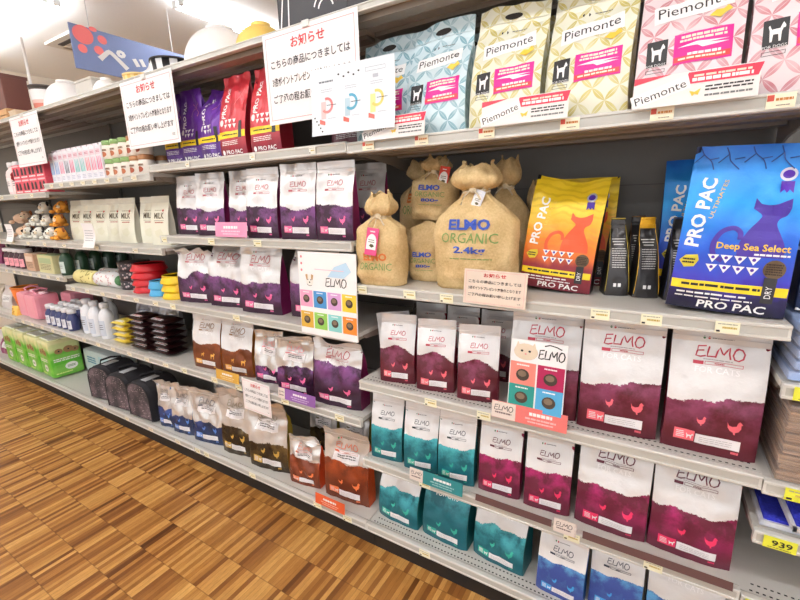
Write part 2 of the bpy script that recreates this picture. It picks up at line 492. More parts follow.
def elmo(key, large, seed, name_col, w=None, h=None, d=None, animal=HEN, bound=.47, hill=.09, patch=None, metal=.12, white=(228, 226, 225), rough=.34, **kw):
    w = w or (.198 if large else .128); h = h or (.335 if large else .255); d = d or (.10 if large else .075)
    dark, mid, acc, gus, lg = SCH[key]
    body = print_mat('%s%d%d%s' % (key, large, seed, patch or ''), dark, mid, white, bound, hill, seed*1.7, metal, rough, w/h)
    return pouch('pet_food_pouch', '', 'pet food bag', w, h, d, body, foil(gus, .36, .15), foil(white, rough, metal+.1), elmo_art(w, h, key, large, animal, bound, patch), seed, **kw)

# ------------------------------------------------------------------ room
def struct(mb, name, **kw):
    o = mb.build(name, **kw); o['kind'] = 'structure'; return o
def floor_mat():
    q = NT('mosaic_parquet', .36, 0, .4)
    x, y, z = q.xyz(q.coord('Object'))
    LW, LL = .0195, .155
    row = q.math('FLOOR', q.math('DIVIDE', y, LL))
    col = q.math('FLOOR', q.math('DIVIDE', x, LW))
    wn = q.n('ShaderNodeTexWhiteNoise', noise_dimensions='2D'); q.t.links.new(q.comb(row, col), wn.inputs['Vector'])
    blk = q.math('FLOOR', q.math('DIVIDE', q.math('ADD', x, q.math('MULTIPLY', row, .037)), LW*5))
    wb = q.n('ShaderNodeTexWhiteNoise', noise_dimensions='2D'); q.t.links.new(q.comb(row, blk), wb.inputs['Vector'])
    tone = q.math('ADD', q.math('MULTIPLY', wn.outputs[0], .82), q.math('MULTIPLY', wb.outputs[0], .18))
    cr = q.n('ShaderNodeValToRGB'); q.t.links.new(tone, cr.inputs[0])
    e = cr.color_ramp.elements; e[0].position = .02; e[0].color = lin((96, 54, 24)); e[1].position = .97; e[1].color = lin((222, 170, 98))
    for p, c in ((.22, (150, 96, 46)), (.5, (184, 128, 62)), (.75, (204, 150, 80))):
        n = e.new(p); n.color = lin(c)
    gr = q.noise(q.comb(q.math('MULTIPLY', x, 9), q.math('MULTIPLY', y, 1.1), 0.0), 16, 5, .7)
    c = q.mix(q.math('MULTIPLY', q.ramp(gr, .4, .8), .45), cr.outputs[0], lin((112, 66, 28)))
    fx = q.math('FRACT', q.math('DIVIDE', x, LW)); fy = q.math('FRACT', q.math('DIVIDE', y, LL))
    ex = q.math('MINIMUM', fx, q.math('SUBTRACT', 1.0, fx)); ey = q.math('MINIMUM', fy, q.math('SUBTRACT', 1.0, fy))
    j = q.math('MAXIMUM', q.math('LESS_THAN', ex, .035), q.math('LESS_THAN', ey, .012))
    q.color(q.mix(q.math('MULTIPLY', j, .4), c, lin((80, 48, 24))))
    q.set(q.b.inputs['Roughness'], q.math('ADD', .3, q.math('MULTIPLY', gr, .2)))
    q.bump(gr, .08, .002)
    return q.m
XL, XR, YF, YB = -7.2, 6.0, -6.0, 6.5
mb = MB(); mb.add([(XL, YF, 0), (XR, YF, 0), (XR, YB, 0), (XL, YB, 0)], [(0, 1, 2, 3)], floor_mat()); struct(mb, 'floor')
cm = mat((248, 247, 244), .85, 0, .02)
mb = MB(); mb.box(((XL+XR)/2, (YF+YB)/2, CEIL+.05), (XR-XL, YB-YF, .1), cm); struct(mb, 'ceiling')
wm = mat((226, 216, 200), .85, 0, .02)
mb = MB(); mb.box((XL-.05, (YF+YB)/2, CEIL/2), (.1, YB-YF, CEIL), wm); struct(mb, 'wall_left')
mb = MB(); mb.box(((XL+XR)/2, YB+.05, CEIL/2), (XR-XL, .1, CEIL), wm); struct(mb, 'wall_back')

# ceiling lights
TUBE = emis('fluorescent_tube', (248, 251, 255), TUBE_POWER)
FIX = mat((242, 242, 240), .5, 0, .02)
def light_unit(L):
    r = thing('ceiling_light', '', 'ceiling light')
    mb = MB(); mb.prism([(-.05, 0), (.05, 0), (.026, -.05), (-.026, -.05)], -L/2, L/2, FIX); mb.build('light_housing', r)
    for s in (-1, 1):
        mb = MB(); mb.lathe([(.016, -L/2+.02), (.016, L/2-.02)], TUBE, 10, (0, s*.055, -.072), axis='X'); mb.build('fluorescent_tube', r)
        for e in (-1, 1): mb = MB(); mb.box((e*(L/2-.012), s*.045, -.062), (.024, .05, .05), FIX); mb.build('lamp_holder', r)
    return r
KL = Kind(lambda: light_unit(2.3))
KL.put((-5.55, .7, CEIL), 0, 'white twin tube ceiling light running along the shelves at the upper left', 'ceiling light fittings')
KL.put((-3.62, 2.45, CEIL), PI/2, 'white twin tube ceiling light set crosswise behind the yellow bowl', 'ceiling light fittings')
for i, (x, y) in enumerate([(-5.6, -1.55), (-2.9, -1.55), (-.2, -1.55), (2.5, -1.55), (-4.2, -3.6), (-1.2, -3.6), (1.8, -3.6), (-.6, 2.4), (2.6, 2.4)]):
    KL.put((x, y, CEIL), 0, 'white twin tube ceiling light above the aisle outside the picture', 'ceiling lights over the aisles')

# ceiling air vent
r = thing('air_conditioner', 'square white ceiling air conditioner with a dark slot beside the hanging sign', 'air conditioner', (-5.45, 1.36, CEIL))
mb = MB(); mb.box((0, 0, -.012), (.56, .44, .024), mat((222, 216, 204), .6)); mb.build('cover_panel', r)
mb = MB(); mb.box((0, -.13, -.026), (.3, .05, .008), mat((60, 50, 40), .6)); mb.box((.2, .04, -.026), (.04, .24, .008), mat((150, 138, 120), .6)); mb.box((-.2, .04, -.026), (.04, .24, .008), mat((150, 138, 120), .6)); mb.build('air_slot', r)
mb = MB(); mb.box((0, .05, -.027), (.28, .2, .006), mat((190, 180, 165), .6)); mb.build('intake_grille', r)

# ------------------------------------------------------------------ shelving
SH = mat((206, 203, 196), .42, .1, .03); RAIL = mat((214, 212, 205), .38, .1, .03); CHAN = mat((188, 186, 178), .45, .1, .03)
BACK = mat((112, 108, 103), .5, .1, .04); KICK = mat((34, 31, 30), .6); HOLE = mat((30, 30, 30), .8, 0, 0); UND = mat((150, 140, 128), .5, .1, .05)
BAYS = [('Z', -5.716), ('A', -4.516), ('B', -3.316), ('C', -2.116), ('D', -.916), ('E', .284)]
ZS = {'Z': [.156, .6345, 1.04, 1.2674, 1.60], 'A': [.156, .6345, 1.04, 1.2674, 1.585], 'B': [.156, .6345, .9872, 1.2674, 1.6331], 'C': [.1564, .6345, .9872, 1.3316, 1.6691],
      'D': [.1564, .4664, .8028, 1.18, 1.6641], 'E': [.456, .655, .795, 1.045]}
BLAB = {'Z': 'grey metal store shelving bay at the far left end of the row', 'A': 'grey metal store shelving bay holding plush toys and green packs', 'B': 'grey metal store shelving bay holding milk pouches and red bowls',
        'C': 'grey metal store shelving bay holding the purple food pouches', 'D': 'grey metal store shelving bay holding burlap sacks and maroon pouches', 'E': 'grey metal store shelving bay with yellow price tags at the right edge'}
def shelf(root, z, x0, x1, perf=False, depth=.44, top=False):
    mb = MB(); t = .016
    mb.box(((x0+x1)/2, .012+depth/2, z-.001-t/2), (x1-x0, depth-.02, t), SH)
    for yy, hh in ((.06, .02), (.2, .014), (.33, .014)): mb.box(((x0+x1)/2, yy, z-.001-t-hh/2), (x1-x0-.03, .05, hh), UND)
    if perf:
        n = int((x1-x0)/.0135)
        for yy in (.026, .05):
            for i in range(n):
                xx = x0+.02+i*.0135+(yy > .04)*.006
                if xx < x1-.015: mb.add([(xx, yy, z-.0002), (xx+.0065, yy, z-.0002), (xx+.0065, yy+.005, z-.0002), (xx, yy+.005, z-.0002)], [(0, 1, 2, 3)], HOLE)
    s = mb.build('canopy_shelf' if top else 'shelf', root)
    mb = MB(); k = .65 if top else 1
    mb.prism([(.016, 0), (.001, 0), (-.0015, -.002), (-.0015, -.007*k), (.0015, -.0085*k), (.0015, -.0275*k), (-.0015, -.029*k), (-.0015, -.034*k), (.0, -.036*k), (.016, -.036*k)], x0, x1, RAIL)
    mb.box(((x0+x1)/2, .0012, z*0-.018*k), (x1-x0-.012, .0008, .0185*k), CHAN)
    rl = mb.build('price_rail', s, (0, 0, z))
    if not top:
        for e, xx in (('l', x0+.008), ('r', x1-.008)):
            mb = MB(); mb.prism([(.43, z-.018), (.43, z-.085), (.3, z-.06), (.07, z-.037), (.05, z-.018)], xx-.003, xx+.003, UND); mb.build('shelf_bracket', s)
    return s
for n, x in BAYS:
    r = thing('store_shelving', BLAB[n], 'shelving'); x0, x1 = x+.0015, x+1.1985
    mb = MB(); mb.box((x+.6, .452, 1.03), (1.196, .008, 2.02), BACK)
    for zz in (.6, 1.05, 1.5): mb.box((x+.6, .4475, zz), (1.15, .001, .002), mat((80, 78, 75), .6))
    mb.build('back_panel', r)
    for px in ([x+.0125] if n != 'E' else [x+.0125, x+1.1875]):
        mb = MB(); mb.box((px, .44, 1.02), (.022, .014, 2.04), mat((120, 116, 110), .5, .1))
        for k in range(36): mb.box((px, .4328, .1+k*.053), (.004, .001, .022), HOLE)
        mb.build('upright_post', r)
    mb = MB(); mb.box((x+.6, .06, .06), (1.198, .012, .12), KICK); mb.box((x+.6, .25, .115), (1.19, .37, .01), KICK); mb.build('kick_plate', r)
    for i, z in enumerate(ZS[n]):
        shelf(r, z, x0, x1, perf=(n == 'D' and i in (0, 2)) or (n == 'E' and i == 0))
    if n == 'E': shelf(r, .156, x0, x1)
    shelf(r, 2.0588, x0, x1, depth=.5, top=True)


# ------------------------------------------------------------------ right bay: maroon, teal and magenta pouches
ZD = ZS['D']; ZC = ZS['C']; ZB = ZS['B']; ZA = ZS['A']; ZE = ZS['E']
def front(xa, xb, yf, d): return ((xa+xb)/2, yf+d/2+.004)

# third shelf: three small and three large maroon pouches
KM = Kind(lambda: elmo('maroon', False, 3, '', .138, .258, .066, lean=.07, cr=.006, bound=.5))
for i, (xa, xb) in enumerate([(-.845, -.715), (-.688, -.556), (-.53, -.398)]):
    x, y = front(xa, xb, .03, .075)
    KM.put((x, y+.008, ZD[2]), .2, '%s from left of the three small white and maroon food pouches' % ORD[i], 'small maroon pouches')
KG = Kind(lambda: elmo('maroon', False, 5, '', .13, .262, .07, lean=.02, bound=.4))
for i, x in enumerate((-.74, -.6, -.46)):
    KG.put((x, .27, ZD[2]), .04, '%s from left of the shaded pouches standing behind the small maroon pouches' % ORD[i], 'maroon pouches in the second row')
o = elmo('red', False, 8, '', .13, .24, .06, lean=-.02, bound=.42); o.location = (-.825, .16, ZD[2]+.006); o.rotation_euler = (0, -.1, .4)
o['label'] = 'white and bright red food pouch tilted at the left end of its shelf'
KL2 = Kind(lambda: elmo('maroon', True, 2, '', .204, .335, .09, lean=.04, cr=.006, bound=.45, flop=.0))
LLAB = ['large white and maroon food pouch standing behind the cat picture board', 'large white and maroon food pouch in the middle, right of the cat picture board', 'rightmost large white and maroon food pouch next to the brown bundle']
for i, (xa, xb) in enumerate([(-.352, -.152), (-.142, .056), (.074, .272)]):
    x, y = front(xa, xb, .035, .1); KL2.put((x, y, ZD[2]), (.08, .06, .02)[i], LLAB[i], 'large maroon pouches')

# fourth shelf
KT = Kind(lambda: elmo('teal', False, 4, '', .136, .262, .066, lean=.06, cr=.006, bound=.52, hill=.06))
for i, (xa, xb) in enumerate([(-.893, -.767), (-.742, -.614), (-.597, -.47)]):
    x, y = front(xa, xb, .018, .075); KT.put((x, y+.006, ZD[1]), .12, '%s from left of the three small white and teal food pouches' % ORD[i], 'small teal pouches')
KP = Kind(lambda: elmo('magenta', False, 6, '', .144, .268, .07, lean=.05, cr=.006, bound=.5, hill=.05))
for i, (xa, xb) in enumerate([(-.446, -.31), (-.288, -.15)]):
    x, y = front(xa, xb, .04, .078); KP.put((x, y, ZD[1]), .08, ('left' if i == 0 else 'right')+' one of the two small white and magenta pouches beside the teal ones', 'small magenta pouches')
KPL = Kind(lambda: elmo('magenta', True, 9, '', .196, .298, .10, lean=.02, cr=.006, bound=.47, hill=.08))
for i, (xa, xb) in enumerate([(-.128, .066), (.072, .266)]):
    x, y = front(xa, xb, .04, .105); KPL.put((x, y, ZD[1]), -.02, ('left' if i == 0 else 'right')+' one of the two large white and magenta pouches below the maroon ones', 'large magenta pouches')

# bottom shelf
KTL = [Kind(lambda: elmo('teal', True, 11, '', .196, .27, .12, lean=.16, bound=.52, hill=.07, flop=.45, fa=.62, cr=.009)), Kind(lambda: elmo('teal', True, 12, '', .196, .272, .12, lean=.14, bound=.74, hill=.07, flop=.35, fa=.7, cr=.009))]
TL = ['large teal food pouch with sagging white top beside the orange pouches', 'middle large teal food pouch on the bottom shelf, mostly teal print', 'rightmost large teal food pouch, next to the sky blue one']
for i, (xa, xb) in enumerate([(-.9, -.706), (-.69, -.49), (-.483, -.262)]):
    x, y = front(xa, xb, .055, .12); KTL[(0, 1, 0)[i]].put((x, y, ZD[0]), (-.05, -.04, -.1)[i], TL[i], 'large teal pouches')
KS = Kind(lambda: elmo('sky', False, 14, '', .152, .225, .075, lean=.08, bound=.52, hill=.06))
KS.put((-.155, .075, ZD[0]), -.05, 'sky blue and white food pouch at the front of the bottom shelf', 'sky blue pouches')
KS.put((.005, .11, ZD[0]), .03, 'sky blue and white food pouch second from the left of its kind', 'sky blue pouches')
KS2 = Kind(lambda: elmo('sky', True, 15, '', .19, .262, .1, lean=.1, bound=.45, hill=.06, flop=.3))
KS2.put((.185, .12, ZD[0]), -.02, 'large sky blue and white pouch with a bent top, under the magenta pouches', None)

# ------------------------------------------------------------------ middle bay: purple, amber, navy pouches
KV = [Kind(lambda: elmo('purple', False, 21, '', .168, .285, .06, lean=.05, cr=.007, bound=.42, hill=.07, metal=.3)), Kind(lambda: elmo('purple', False, 22, '', .168, .29, .06, lean=.03, bound=.42, hill=.07, metal=.3, cr=.009))]
VL = ['white and purple food pouch at the left end of its row, beside the milk pouches', 'second white and purple pouch from left, in front of a hidden one', 'white and purple pouch right of the pink shelf card', 'fourth front white and purple pouch from left in its row', 'white and purple pouch at the right end of its row, beside the sack']
for i, (x, y, rz) in enumerate([(-2.018, .13, .16), (-1.82, .11, .2), (-1.415, .065, .12), (-1.21, .065, .15), (-1.022, .062, .06)]):
    KV[i % 2].put((x, y, ZC[3]), rz, VL[i], 'purple pouches on the upper shelf')
for i, (x, y) in enumerate([(-1.615, .13), (-1.02, .27)]):
    KV[1].put((x, y, ZC[3]), .05, ('white and purple pouch behind the pink shelf card', 'silver topped purple pouch behind the rightmost one of its row')[i], None)
KW = [Kind(lambda: elmo('purple', True, 24, '', .225, .29, .085, lean=.02, bound=.5, hill=.1, flop=-.9, fa=.8, cr=.011, metal=.3)), Kind(lambda: elmo('purple', True, 25, '', .225, .3, .085, lean=.03, bound=.48, hill=.1, flop=.5, fa=.75, cr=.012, metal=.3)),
      Kind(lambda: elmo('purple', True, 26, '', .235, .305, .085, lean=.0, bound=.46, hill=.08, cr=.009, metal=.3))]
WL = ['large purple and white pouch with folded top beside the yellow bowls', 'large purple and white pouch with a dented top, second from the yellow bowls', 'large purple and white pouch with a straight top, left of the dog picture board', 'large purple and white pouch standing behind the dog picture board']
for i, (x, y) in enumerate([(-1.992, .10), (-1.755, .112), (-1.50, .095), (-1.225, .13)]):
    KW[(0, 1, 2, 1)[i]].put((x, y, ZC[2]), (.22, .2, .12, .1)[i], WL[i], 'large purple pouches')

o = elmo('amber', True, 31, '', .2, .285, .075, animal=GOAT, bound=.5, hill=.07, lean=.02); o.location = (-1.955, .085, ZC[1]); o.rotation_euler = (0, 0, .12); tag(o, 'white and amber brown food pouch with a goat icon, left of the pair', None, 'amber pouches')
o = elmo('amber', True, 32, '', .205, .285, .075, animal=GOAT, bound=.46, hill=.07, lean=.02, cr=.008); o.location = (-1.732, .098, ZC[1]); o.rotation_euler = (0, 0, .12); tag(o, 'white and amber brown food pouch with a goat icon, right of the pair', None, 'amber pouches')
o = elmo('navy', True, 33, '', .17, .30, .08, bound=.62, white=(196, 180, 168), metal=.3); o.location = (-1.995, .26, ZC[1]); o.rotation_euler = (0, 0, .03); tag(o, 'muted blue and beige pouch between the dark red bars and the amber pouches', None)
def silver(key, seed, w, h, patch, bound=.38, **kw):
    kw.setdefault('cr', .012); kw.setdefault('animal', HEN)
    return elmo(key, True, seed, '', w, h, .078, bound=bound, hill=.08, patch=patch, metal=.5, white=(222, 219, 215), rough=.24, **kw)
o = silver('purple', 34, .165, .255, 'CANE', .3, lean=.0); o.location = (-1.52, .11, ZC[1]); o.rotation_euler = (0, 0, .12); tag(o, 'silver grey pouch with a purple foot, right of the amber pouches', None)
o = silver('purple', 35, .195, .28, 'CANE', .42, lean=.03, flop=-.35, fa=.7); o.location = (-1.315, .08, ZC[1]); o.rotation_euler = (0, 0, .15); tag(o, 'purple and silver pouch with a white patch, behind the purple shelf card', None)
o = elmo('purple', True, 36, '', .235, .285, .095, bound=.6, hill=.1, metal=.3, cr=.012, flop=-.4, fa=.78); o.location = (-1.075, .085, ZC[1]); o.rotation_euler = (0, 0, .1); tag(o, 'large purple pouch with crumpled white top at the right end of its shelf', None)

NL = ['narrow silver and navy pouch beside the dark pet carriers', 'silver and navy pouch second from the pet carriers', 'silver and navy pouch with blue side, right one of the three']
for i, (x, y, w, sd) in enumerate([(-2.452, .085, .135, 41), (-2.285, .085, .17, 42), (-2.06, .095, .225, 43)]):
    o = silver('navy', sd, w, .31+.01*i, 'Puppy', .36, lean=.05, flop=-.3, fa=.62); o.location = (x, y, ZC[0]); o.rotation_euler = (0, 0, .16); tag(o, NL[i], None, 'navy pouches')
o = silver('navy', 44, .16, .33, 'Puppy', .4, lean=0); o.location = (-2.2, .3, ZC[0]); tag(o, 'silver and navy pouch in the shade behind the front navy pouches', None)
for i, (x, y, w, sd) in enumerate([(-1.82, .1, .205, 46), (-1.565, .092, .245, 47)]):
    o = silver('olive', sd, w, .385, 'Adult', .38, lean=.04, flop=-.35, fa=.66); o.location = (x, y, ZC[0]); o.rotation_euler = (0, 0, .14)
    tag(o, ('olive brown and silver pouch beside the blue one', 'olive brown and silver pouch with yellow side beside the orange one')[i], None, 'olive brown pouches')
o = silver('orange', 48, .175, .245, 'Puppy', .55, lean=.02, flop=-.3, fa=.75); o.location = (-1.32, .09, ZC[0]); o.rotation_euler = (0, 0, .12); tag(o, 'smaller orange and silver pouch beside the olive brown pouches', None, 'orange pouches')
o = silver('orange', 49, .235, .345, 'Adult', .55, lean=.04, flop=-.3, fa=.75, cr=.009); o.location = (-1.075, .10, ZC[0]); o.rotation_euler = (0, 0, .08); tag(o, 'tall orange and silver pouch at the right end of the bottom shelf', None, 'orange pouches')
KO = Kind(lambda: silver('olive', 50, .17, .33, 'Adult', .5, lean=-.02))
for i, x in enumerate((-1.38, -1.18)):
    KO.put((x, .3, ZC[0]), .1, ('dim olive pouch in the second row behind the smaller orange pouch', 'dim olive pouch in the second row behind the tall orange pouch')[i], 'olive pouches in the second row')

# ------------------------------------------------------------------ top shelf: patterned bags with handle holes
def petal_mat(key, ground, petal, cell=.062):
    q = NT('petal_print_'+key, .42, .05)
    u, v, _ = q.xyz(q.coord('UV'))
    x = q.math('MULTIPLY', u, .205/cell); y = q.math('MULTIPLY', v, .33/cell)
    a = q.math('ADD', x, y); b = q.math('SUBTRACT', x, y)
    def pet(p, r):
        fp = q.math('FRACT', q.math('ADD', p, 20.0)); d = q.math('MINIMUM', fp, q.math('SUBTRACT', 1.0, fp))
        fr = q.math('FRACT', q.math('ADD', r, 20.0)); w = q.math('MULTIPLY', q.math('MULTIPLY', fr, q.math('SUBTRACT', 1.0, fr)), .60)
        return q.math('LESS_THAN', d, w), q.math('LESS_THAN', d, q.math('MULTIPLY', w, .1))
    m1, v1 = pet(a, b); m2, v2 = pet(b, a)
    f = q.math('MAXIMUM', m1, m2); vein = q.math('MAXIMUM', v1, v2)
    g = q.noise(q.comb(x, y), .9, 2)
    pc = q.mix(q.ramp(g, .40, .60), lin(petal), lin(tuple(int(.4*p+.6*w) for p, w in zip(petal, ground))))
    c = q.mix(f, lin(ground), pc)
    q.color(q.mix(q.math('MULTIPLY', vein, .7), c, lin(ground)))
    q.bump(q.noise(q.coord('Object'), 30, 3), .2, .006)
    return q.m
MAG = mat((222, 24, 142), .45, 0, .03); MAG2 = mat((240, 72, 70), .45, 0, 0); BLK = mat((34, 33, 34), .5, 0, 0); WHT = mat((244, 242, 240), .5, 0, .01)
GOLD = mat((238, 196, 66), .5, 0, .05); CREAM = mat((238, 232, 208), .5, 0, 0)
def piem_art(w, h):
    a = Art()
    a.disc((0, .905*h), .125*w, .026*h, mat((46, 42, 38), .8, 0, 0), 22)
    a.ring((-.12*w, .775*h), .0001, .02*w, BLK, PI/2, 3*PI/2, 8); a.ring((-.07*w, .775*h), .0001, .02*w, BLK, -PI/2, PI/2, 8); a.bars((.1*w, .78*h), .2*w, .012*h, 1, mat((120, 118, 112), .5, 0, 0), .6, 2)
    a.rect((0, .64*h), .72*w, .13*h, WHT, .1); a.text('Piemonte', (0, .645*h), .64*w, None, BLK, .1)
    a.poly([(-.5, -.1), (-.2, .3), (.1, .2), (.3, .5), (.5, .1), (.2, -.2), (0, -.5), (-.2, -.3)], (.26*w, .555*h), (.2*w, .075*h), GOLD)
    a.rect((-.29*w, .35*h), .2*w, .17*h, BLK, .03); a.poly(DOG, (-.285*w, .355*h), (.13*w, .11*h), WHT, .03)
    a.text('FOR DOGS', (-.29*w, .272*h), .19*w, None, WHT, .03); a.frame((-.29*w, .235*h), .18*w, .02*h, .001, BLK)
    a.rect((.13*w, .355*h), .52*w, .2*h, MAG, .03); a.rect((.13*w, .285*h), .5*w, .035*h, MAG2, .03)
    a.bars((.13*w, .43*h), .4*w, .022*h, 1, CREAM, .8, 3, .03); a.bars((.13*w, .405*h), .42*w, .018*h, 1, CREAM, .8, 4, .03)
    a.poly([(-.5, .1), (-.1, .4), (.5, .2), (.1, .1), (.5, -.1), (0, -.3), (-.1, 0)], (.13*w, .36*h), (.46*w, .06*h), WHT, .03)
    a.bars((.15*w, .31*h), .3*w, .02*h, 1, WHT, .8, 5, .03); a.bars((.13*w, .285*h), .42*w, .015*h, 1, CREAM, .8, 6, .03)
    return a
def piemonte(key, ground, petal, seed, **kw):
    w, h, d = .205, .33, .11
    m = petal_mat(key, ground, petal)
    return pouch('handled_food_bag', '', 'pet food bag', w, h, d, m, m, m, piem_art(w, h), seed, cr=.006, lean=.2, vs=.8, topw=.97, edge=.7, seal_name='handle_strip', topwave=.006, **kw)
PB = ((202, 220, 225), (124, 166, 178)); PY = ((226, 225, 206), (198, 184, 104)); PP = ((228, 212, 214), (196, 124, 132))
KPB = Kind(lambda: piemonte('blue', PB[0], PB[1], 51)); KPY = Kind(lambda: piemonte('yellow', PY[0], PY[1], 53)); KPP = Kind(lambda: piemonte('pink', PP[0], PP[1], 55))
KPB.put((-.812, .1, ZD[4]), .03, 'pale blue petal patterned bag behind the flyer with three coloured rings', 'pale blue patterned bags')
KPB.put((-.6045, .078, ZD[4]), -.02, 'pale blue petal patterned bag beside the pale yellow ones', 'pale blue patterned bags')
KPB.put((-.58, .235, ZD[4]), 0, 'pale blue patterned bag in the second row, in the shade', 'pale blue patterned bags')
KPY.put((-.392, .08, ZD[4]), -.03, 'pale yellow petal patterned bag beside the pale blue ones', 'pale yellow patterned bags')
KPY.put((-.182, .085, ZD[4]), -.08, 'pale yellow petal patterned bag beside the pink ones', 'pale yellow patterned bags')
KPY.put((-.27, .235, ZD[4]), 0, 'pale yellow patterned bag in the second row, only its top showing', 'pale yellow patterned bags')
KPP.put((.028, .08, ZD[4]), -.03, 'pink petal patterned bag beside the pale yellow ones', 'pink patterned bags')
KPP.put((.238, .075, ZD[4]), -.05, 'pink petal patterned bag cut by the right edge', 'pink patterned bags')

# ------------------------------------------------------------------ bags with a cat print (yellow, blue, red, violet)
def fade_mat(key, stops, rough=.34, swirl=None):
    q = NT('film_fade_'+key, rough, .1)
    u, v, _ = q.xyz(q.coord('UV'))
    n = q.noise(q.comb(u, v), 3, 3)
    f = q.math('ADD', v, q.math('MULTIPLY', q.math('SUBTRACT', n, .5), .25))
    cr = q.n('ShaderNodeValToRGB'); q.t.links.new(f, cr.inputs[0]); e = cr.color_ramp.elements
    e[0].position, e[0].color = stops[0][0], lin(stops[0][1]); e[1].position, e[1].color = stops[-1][0], lin(stops[-1][1])
    for p, c in stops[1:-1]:
        k = e.new(p); k.color = lin(c)
    c = cr.outputs[0]
    if swirl:
        wv = q.n('ShaderNodeTexWave', wave_type='RINGS'); wv.inputs['Scale'].default_value = 5; wv.inputs['Distortion'].default_value = 6; wv.inputs['Detail'].default_value = 1.5
        q.t.links.new(q.comb(u, v), wv.inputs['Vector'])
        c = q.mix(q.math('MULTIPLY', q.math('MULTIPLY', q.ramp(wv.outputs[0], .55, .9), q.ramp(v, .35, .6)), .6), c, lin(swirl))
    q.color(c); q.bump(q.noise(q.coord('Object'), 36, 3), .3, .006)
    return q.m
DGREY = mat((52, 50, 54), .45, .1, .05); YEL = mat((246, 214, 40), .42, 0, .03)
def cat_art(w, h, cat, badge, title, leaf, foot=True):
    a = Art(); cm_ = mat(cat, .45, 0, .05); bg = mat(badge, .4, 0, 0); lf = mat(leaf, .5, 0, 0)
    a.text('PRO PAC', (-.33*w, .60*h), .42*h, .13*w, WHT, 1.47, bold=.03)
    a.text('ULTIMATES', (-.2*w, .68*h), .24*h, .035*w, GOLD, 1.35)
    a.poly(CAT, (.2*w, .52*h), (.52*w, .34*h), cm_)
    a.stroke([spl([(-.1, .06), (-.18, .12), (-.2, .24), (-.15, .37), (-.06, .42), (.0, .38), (.01, .3)], 5, False)], (.02*w, .28*h), (w, .55*h), .045*w, cm_)
    a.ring((.31*w, .83*h), .03*w, .065*w, mat((200, 200, 214), .3, .4, 0)); a.disc((.31*w, .83*h), .045*w, .04*w, bg)
    a.poly([(-.5, .5), (.5, .5), (.5, -.5), (.2, -.2), (0, -.5), (-.2, -.2), (-.5, -.5)], (.315*w, .755*h), (.1*w, .07*h), bg)
    if title: a.text(title, (.14*w, .40*h), .58*w, .052*h, GOLD, 0, .0, .02); a.bars((.3*w, .365*h), .28*w, .018*h, 1, WHT, .6, 5)
    a.poly([(-.5, 0), (-.2, .4), (.4, .5), (.5, .1), (.3, -.4), (-.2, -.5)], (-.36*w, .30*h), (.17*w, .085*h), lf); a.bars((-.36*w, .30*h), .11*w, .04*h, 2, BLK, .5, 7)
    for r in range(2):
        for c in range(4):
            a.poly([(-.5, .5), (.5, .5), (0, -.5)], ((-.16+.11*c)*w, (.325-.06*r)*h), (.1*w, .048*h), WHT, 0, 0); a.disc(((-.16+.11*c)*w, (.333-.06*r)*h), .016*w, .010*h, bg, 8)
    a.disc((.34*w, .285*h), .088*w, .055*h, mat((104, 84, 60), .7, 0, .3)); a.bars((.34*w, .285*h), .13*w, .07*h, 5, mat((60, 44, 32), .7, 0, 0), .6, 8)
    a.rect((0, .155*h), .96*w, .055*h, YEL, .0); a.bars((-.06*w, .158*h), .66*w, .022*h, 1, BLK, .7, 9)
    a.bars((-.12*w, .105*h), .6*w, .016*h, 1, WHT, .7, 10); a.bars((-.1*w, .08*h), .66*w, .014*h, 1, WHT, .6, 11)
    a.rect((.33*w, .16*h), .1*w, .15*h, DGREY, .0); a.text('DRY', (.33*w, .15*h), .07*h, .05*w, WHT, PI/2)
    if title:
        dk = mat((22, 60, 130), .5, 0, 0)
        for q in range(5):
            x0 = (-.42+.21*q)*w; a.stroke([spl([(x0, .99*h), (x0+.03*w, .95*h), (x0+(.10-.05*(q % 2))*w, .91*h), (x0+.13*w, .86*h)], 3, False), [(x0+.03*w, .95*h), (x0-.05*w, .90*h)], [(x0+.08*w, .92*h), (x0+.16*w, .93*h)]], (0, 0), (1, 1), .0022, dk)
    if foot: a.text('PRO PAC', (.06*w, .04*h), .56*w, .048*h, WHT, 0, .1, .02)
    return a
def cat_bag(key, w, h, d, stops, gus, cat, badge, title, leaf, seed, swirl=None, **kw):
    return pouch('pet_food_bag', '', 'pet food bag', w, h, d, fade_mat(key, stops, swirl=swirl), foil(gus, .35, .15), None, cat_art(w, h, cat, badge, title, leaf), seed, vs=.93, edge=.8, **kw)
yst = [(0, (112, 36, 48)), (.2, (150, 46, 56)), (.3, (226, 110, 40)), (.5, (240, 150, 40)), (.75, (240, 206, 40)), (1, (228, 196, 40))]
bst = [(0, (30, 28, 52)), (.09, (40, 34, 84)), (.16, (66, 46, 176)), (.4, (34, 96, 214)), (.66, (30, 158, 232)), (.86, (34, 138, 224)), (1, (26, 104, 200))]
o = cat_bag('sun', .212, .338, .1, yst, (30, 29, 31), (232, 90, 42), (72, 40, 160), None, (226, 200, 50), 61, swirl=(206, 170, 20), lean=.1, flop=.35, fa=.85, cr=.006, topwave=.01)
o.location = (-.252, .19, ZD[3]+.0085); o.rotation_euler = (0, .08, -.02); tag(o, 'yellow and orange food bag with an orange cat, right of the sacks', None)
KY2 = Kind(lambda: cat_bag('sunb', .20, .345, .08, yst, (30, 29, 31), (232, 90, 42), (72, 40, 160), None, (226, 200, 50), 62, swirl=(206, 170, 20), lean=.05, cr=.006))
KY2.put((-.205, .33, ZD[3]), .02, 'yellow food bag standing directly behind the front yellow bag', None)
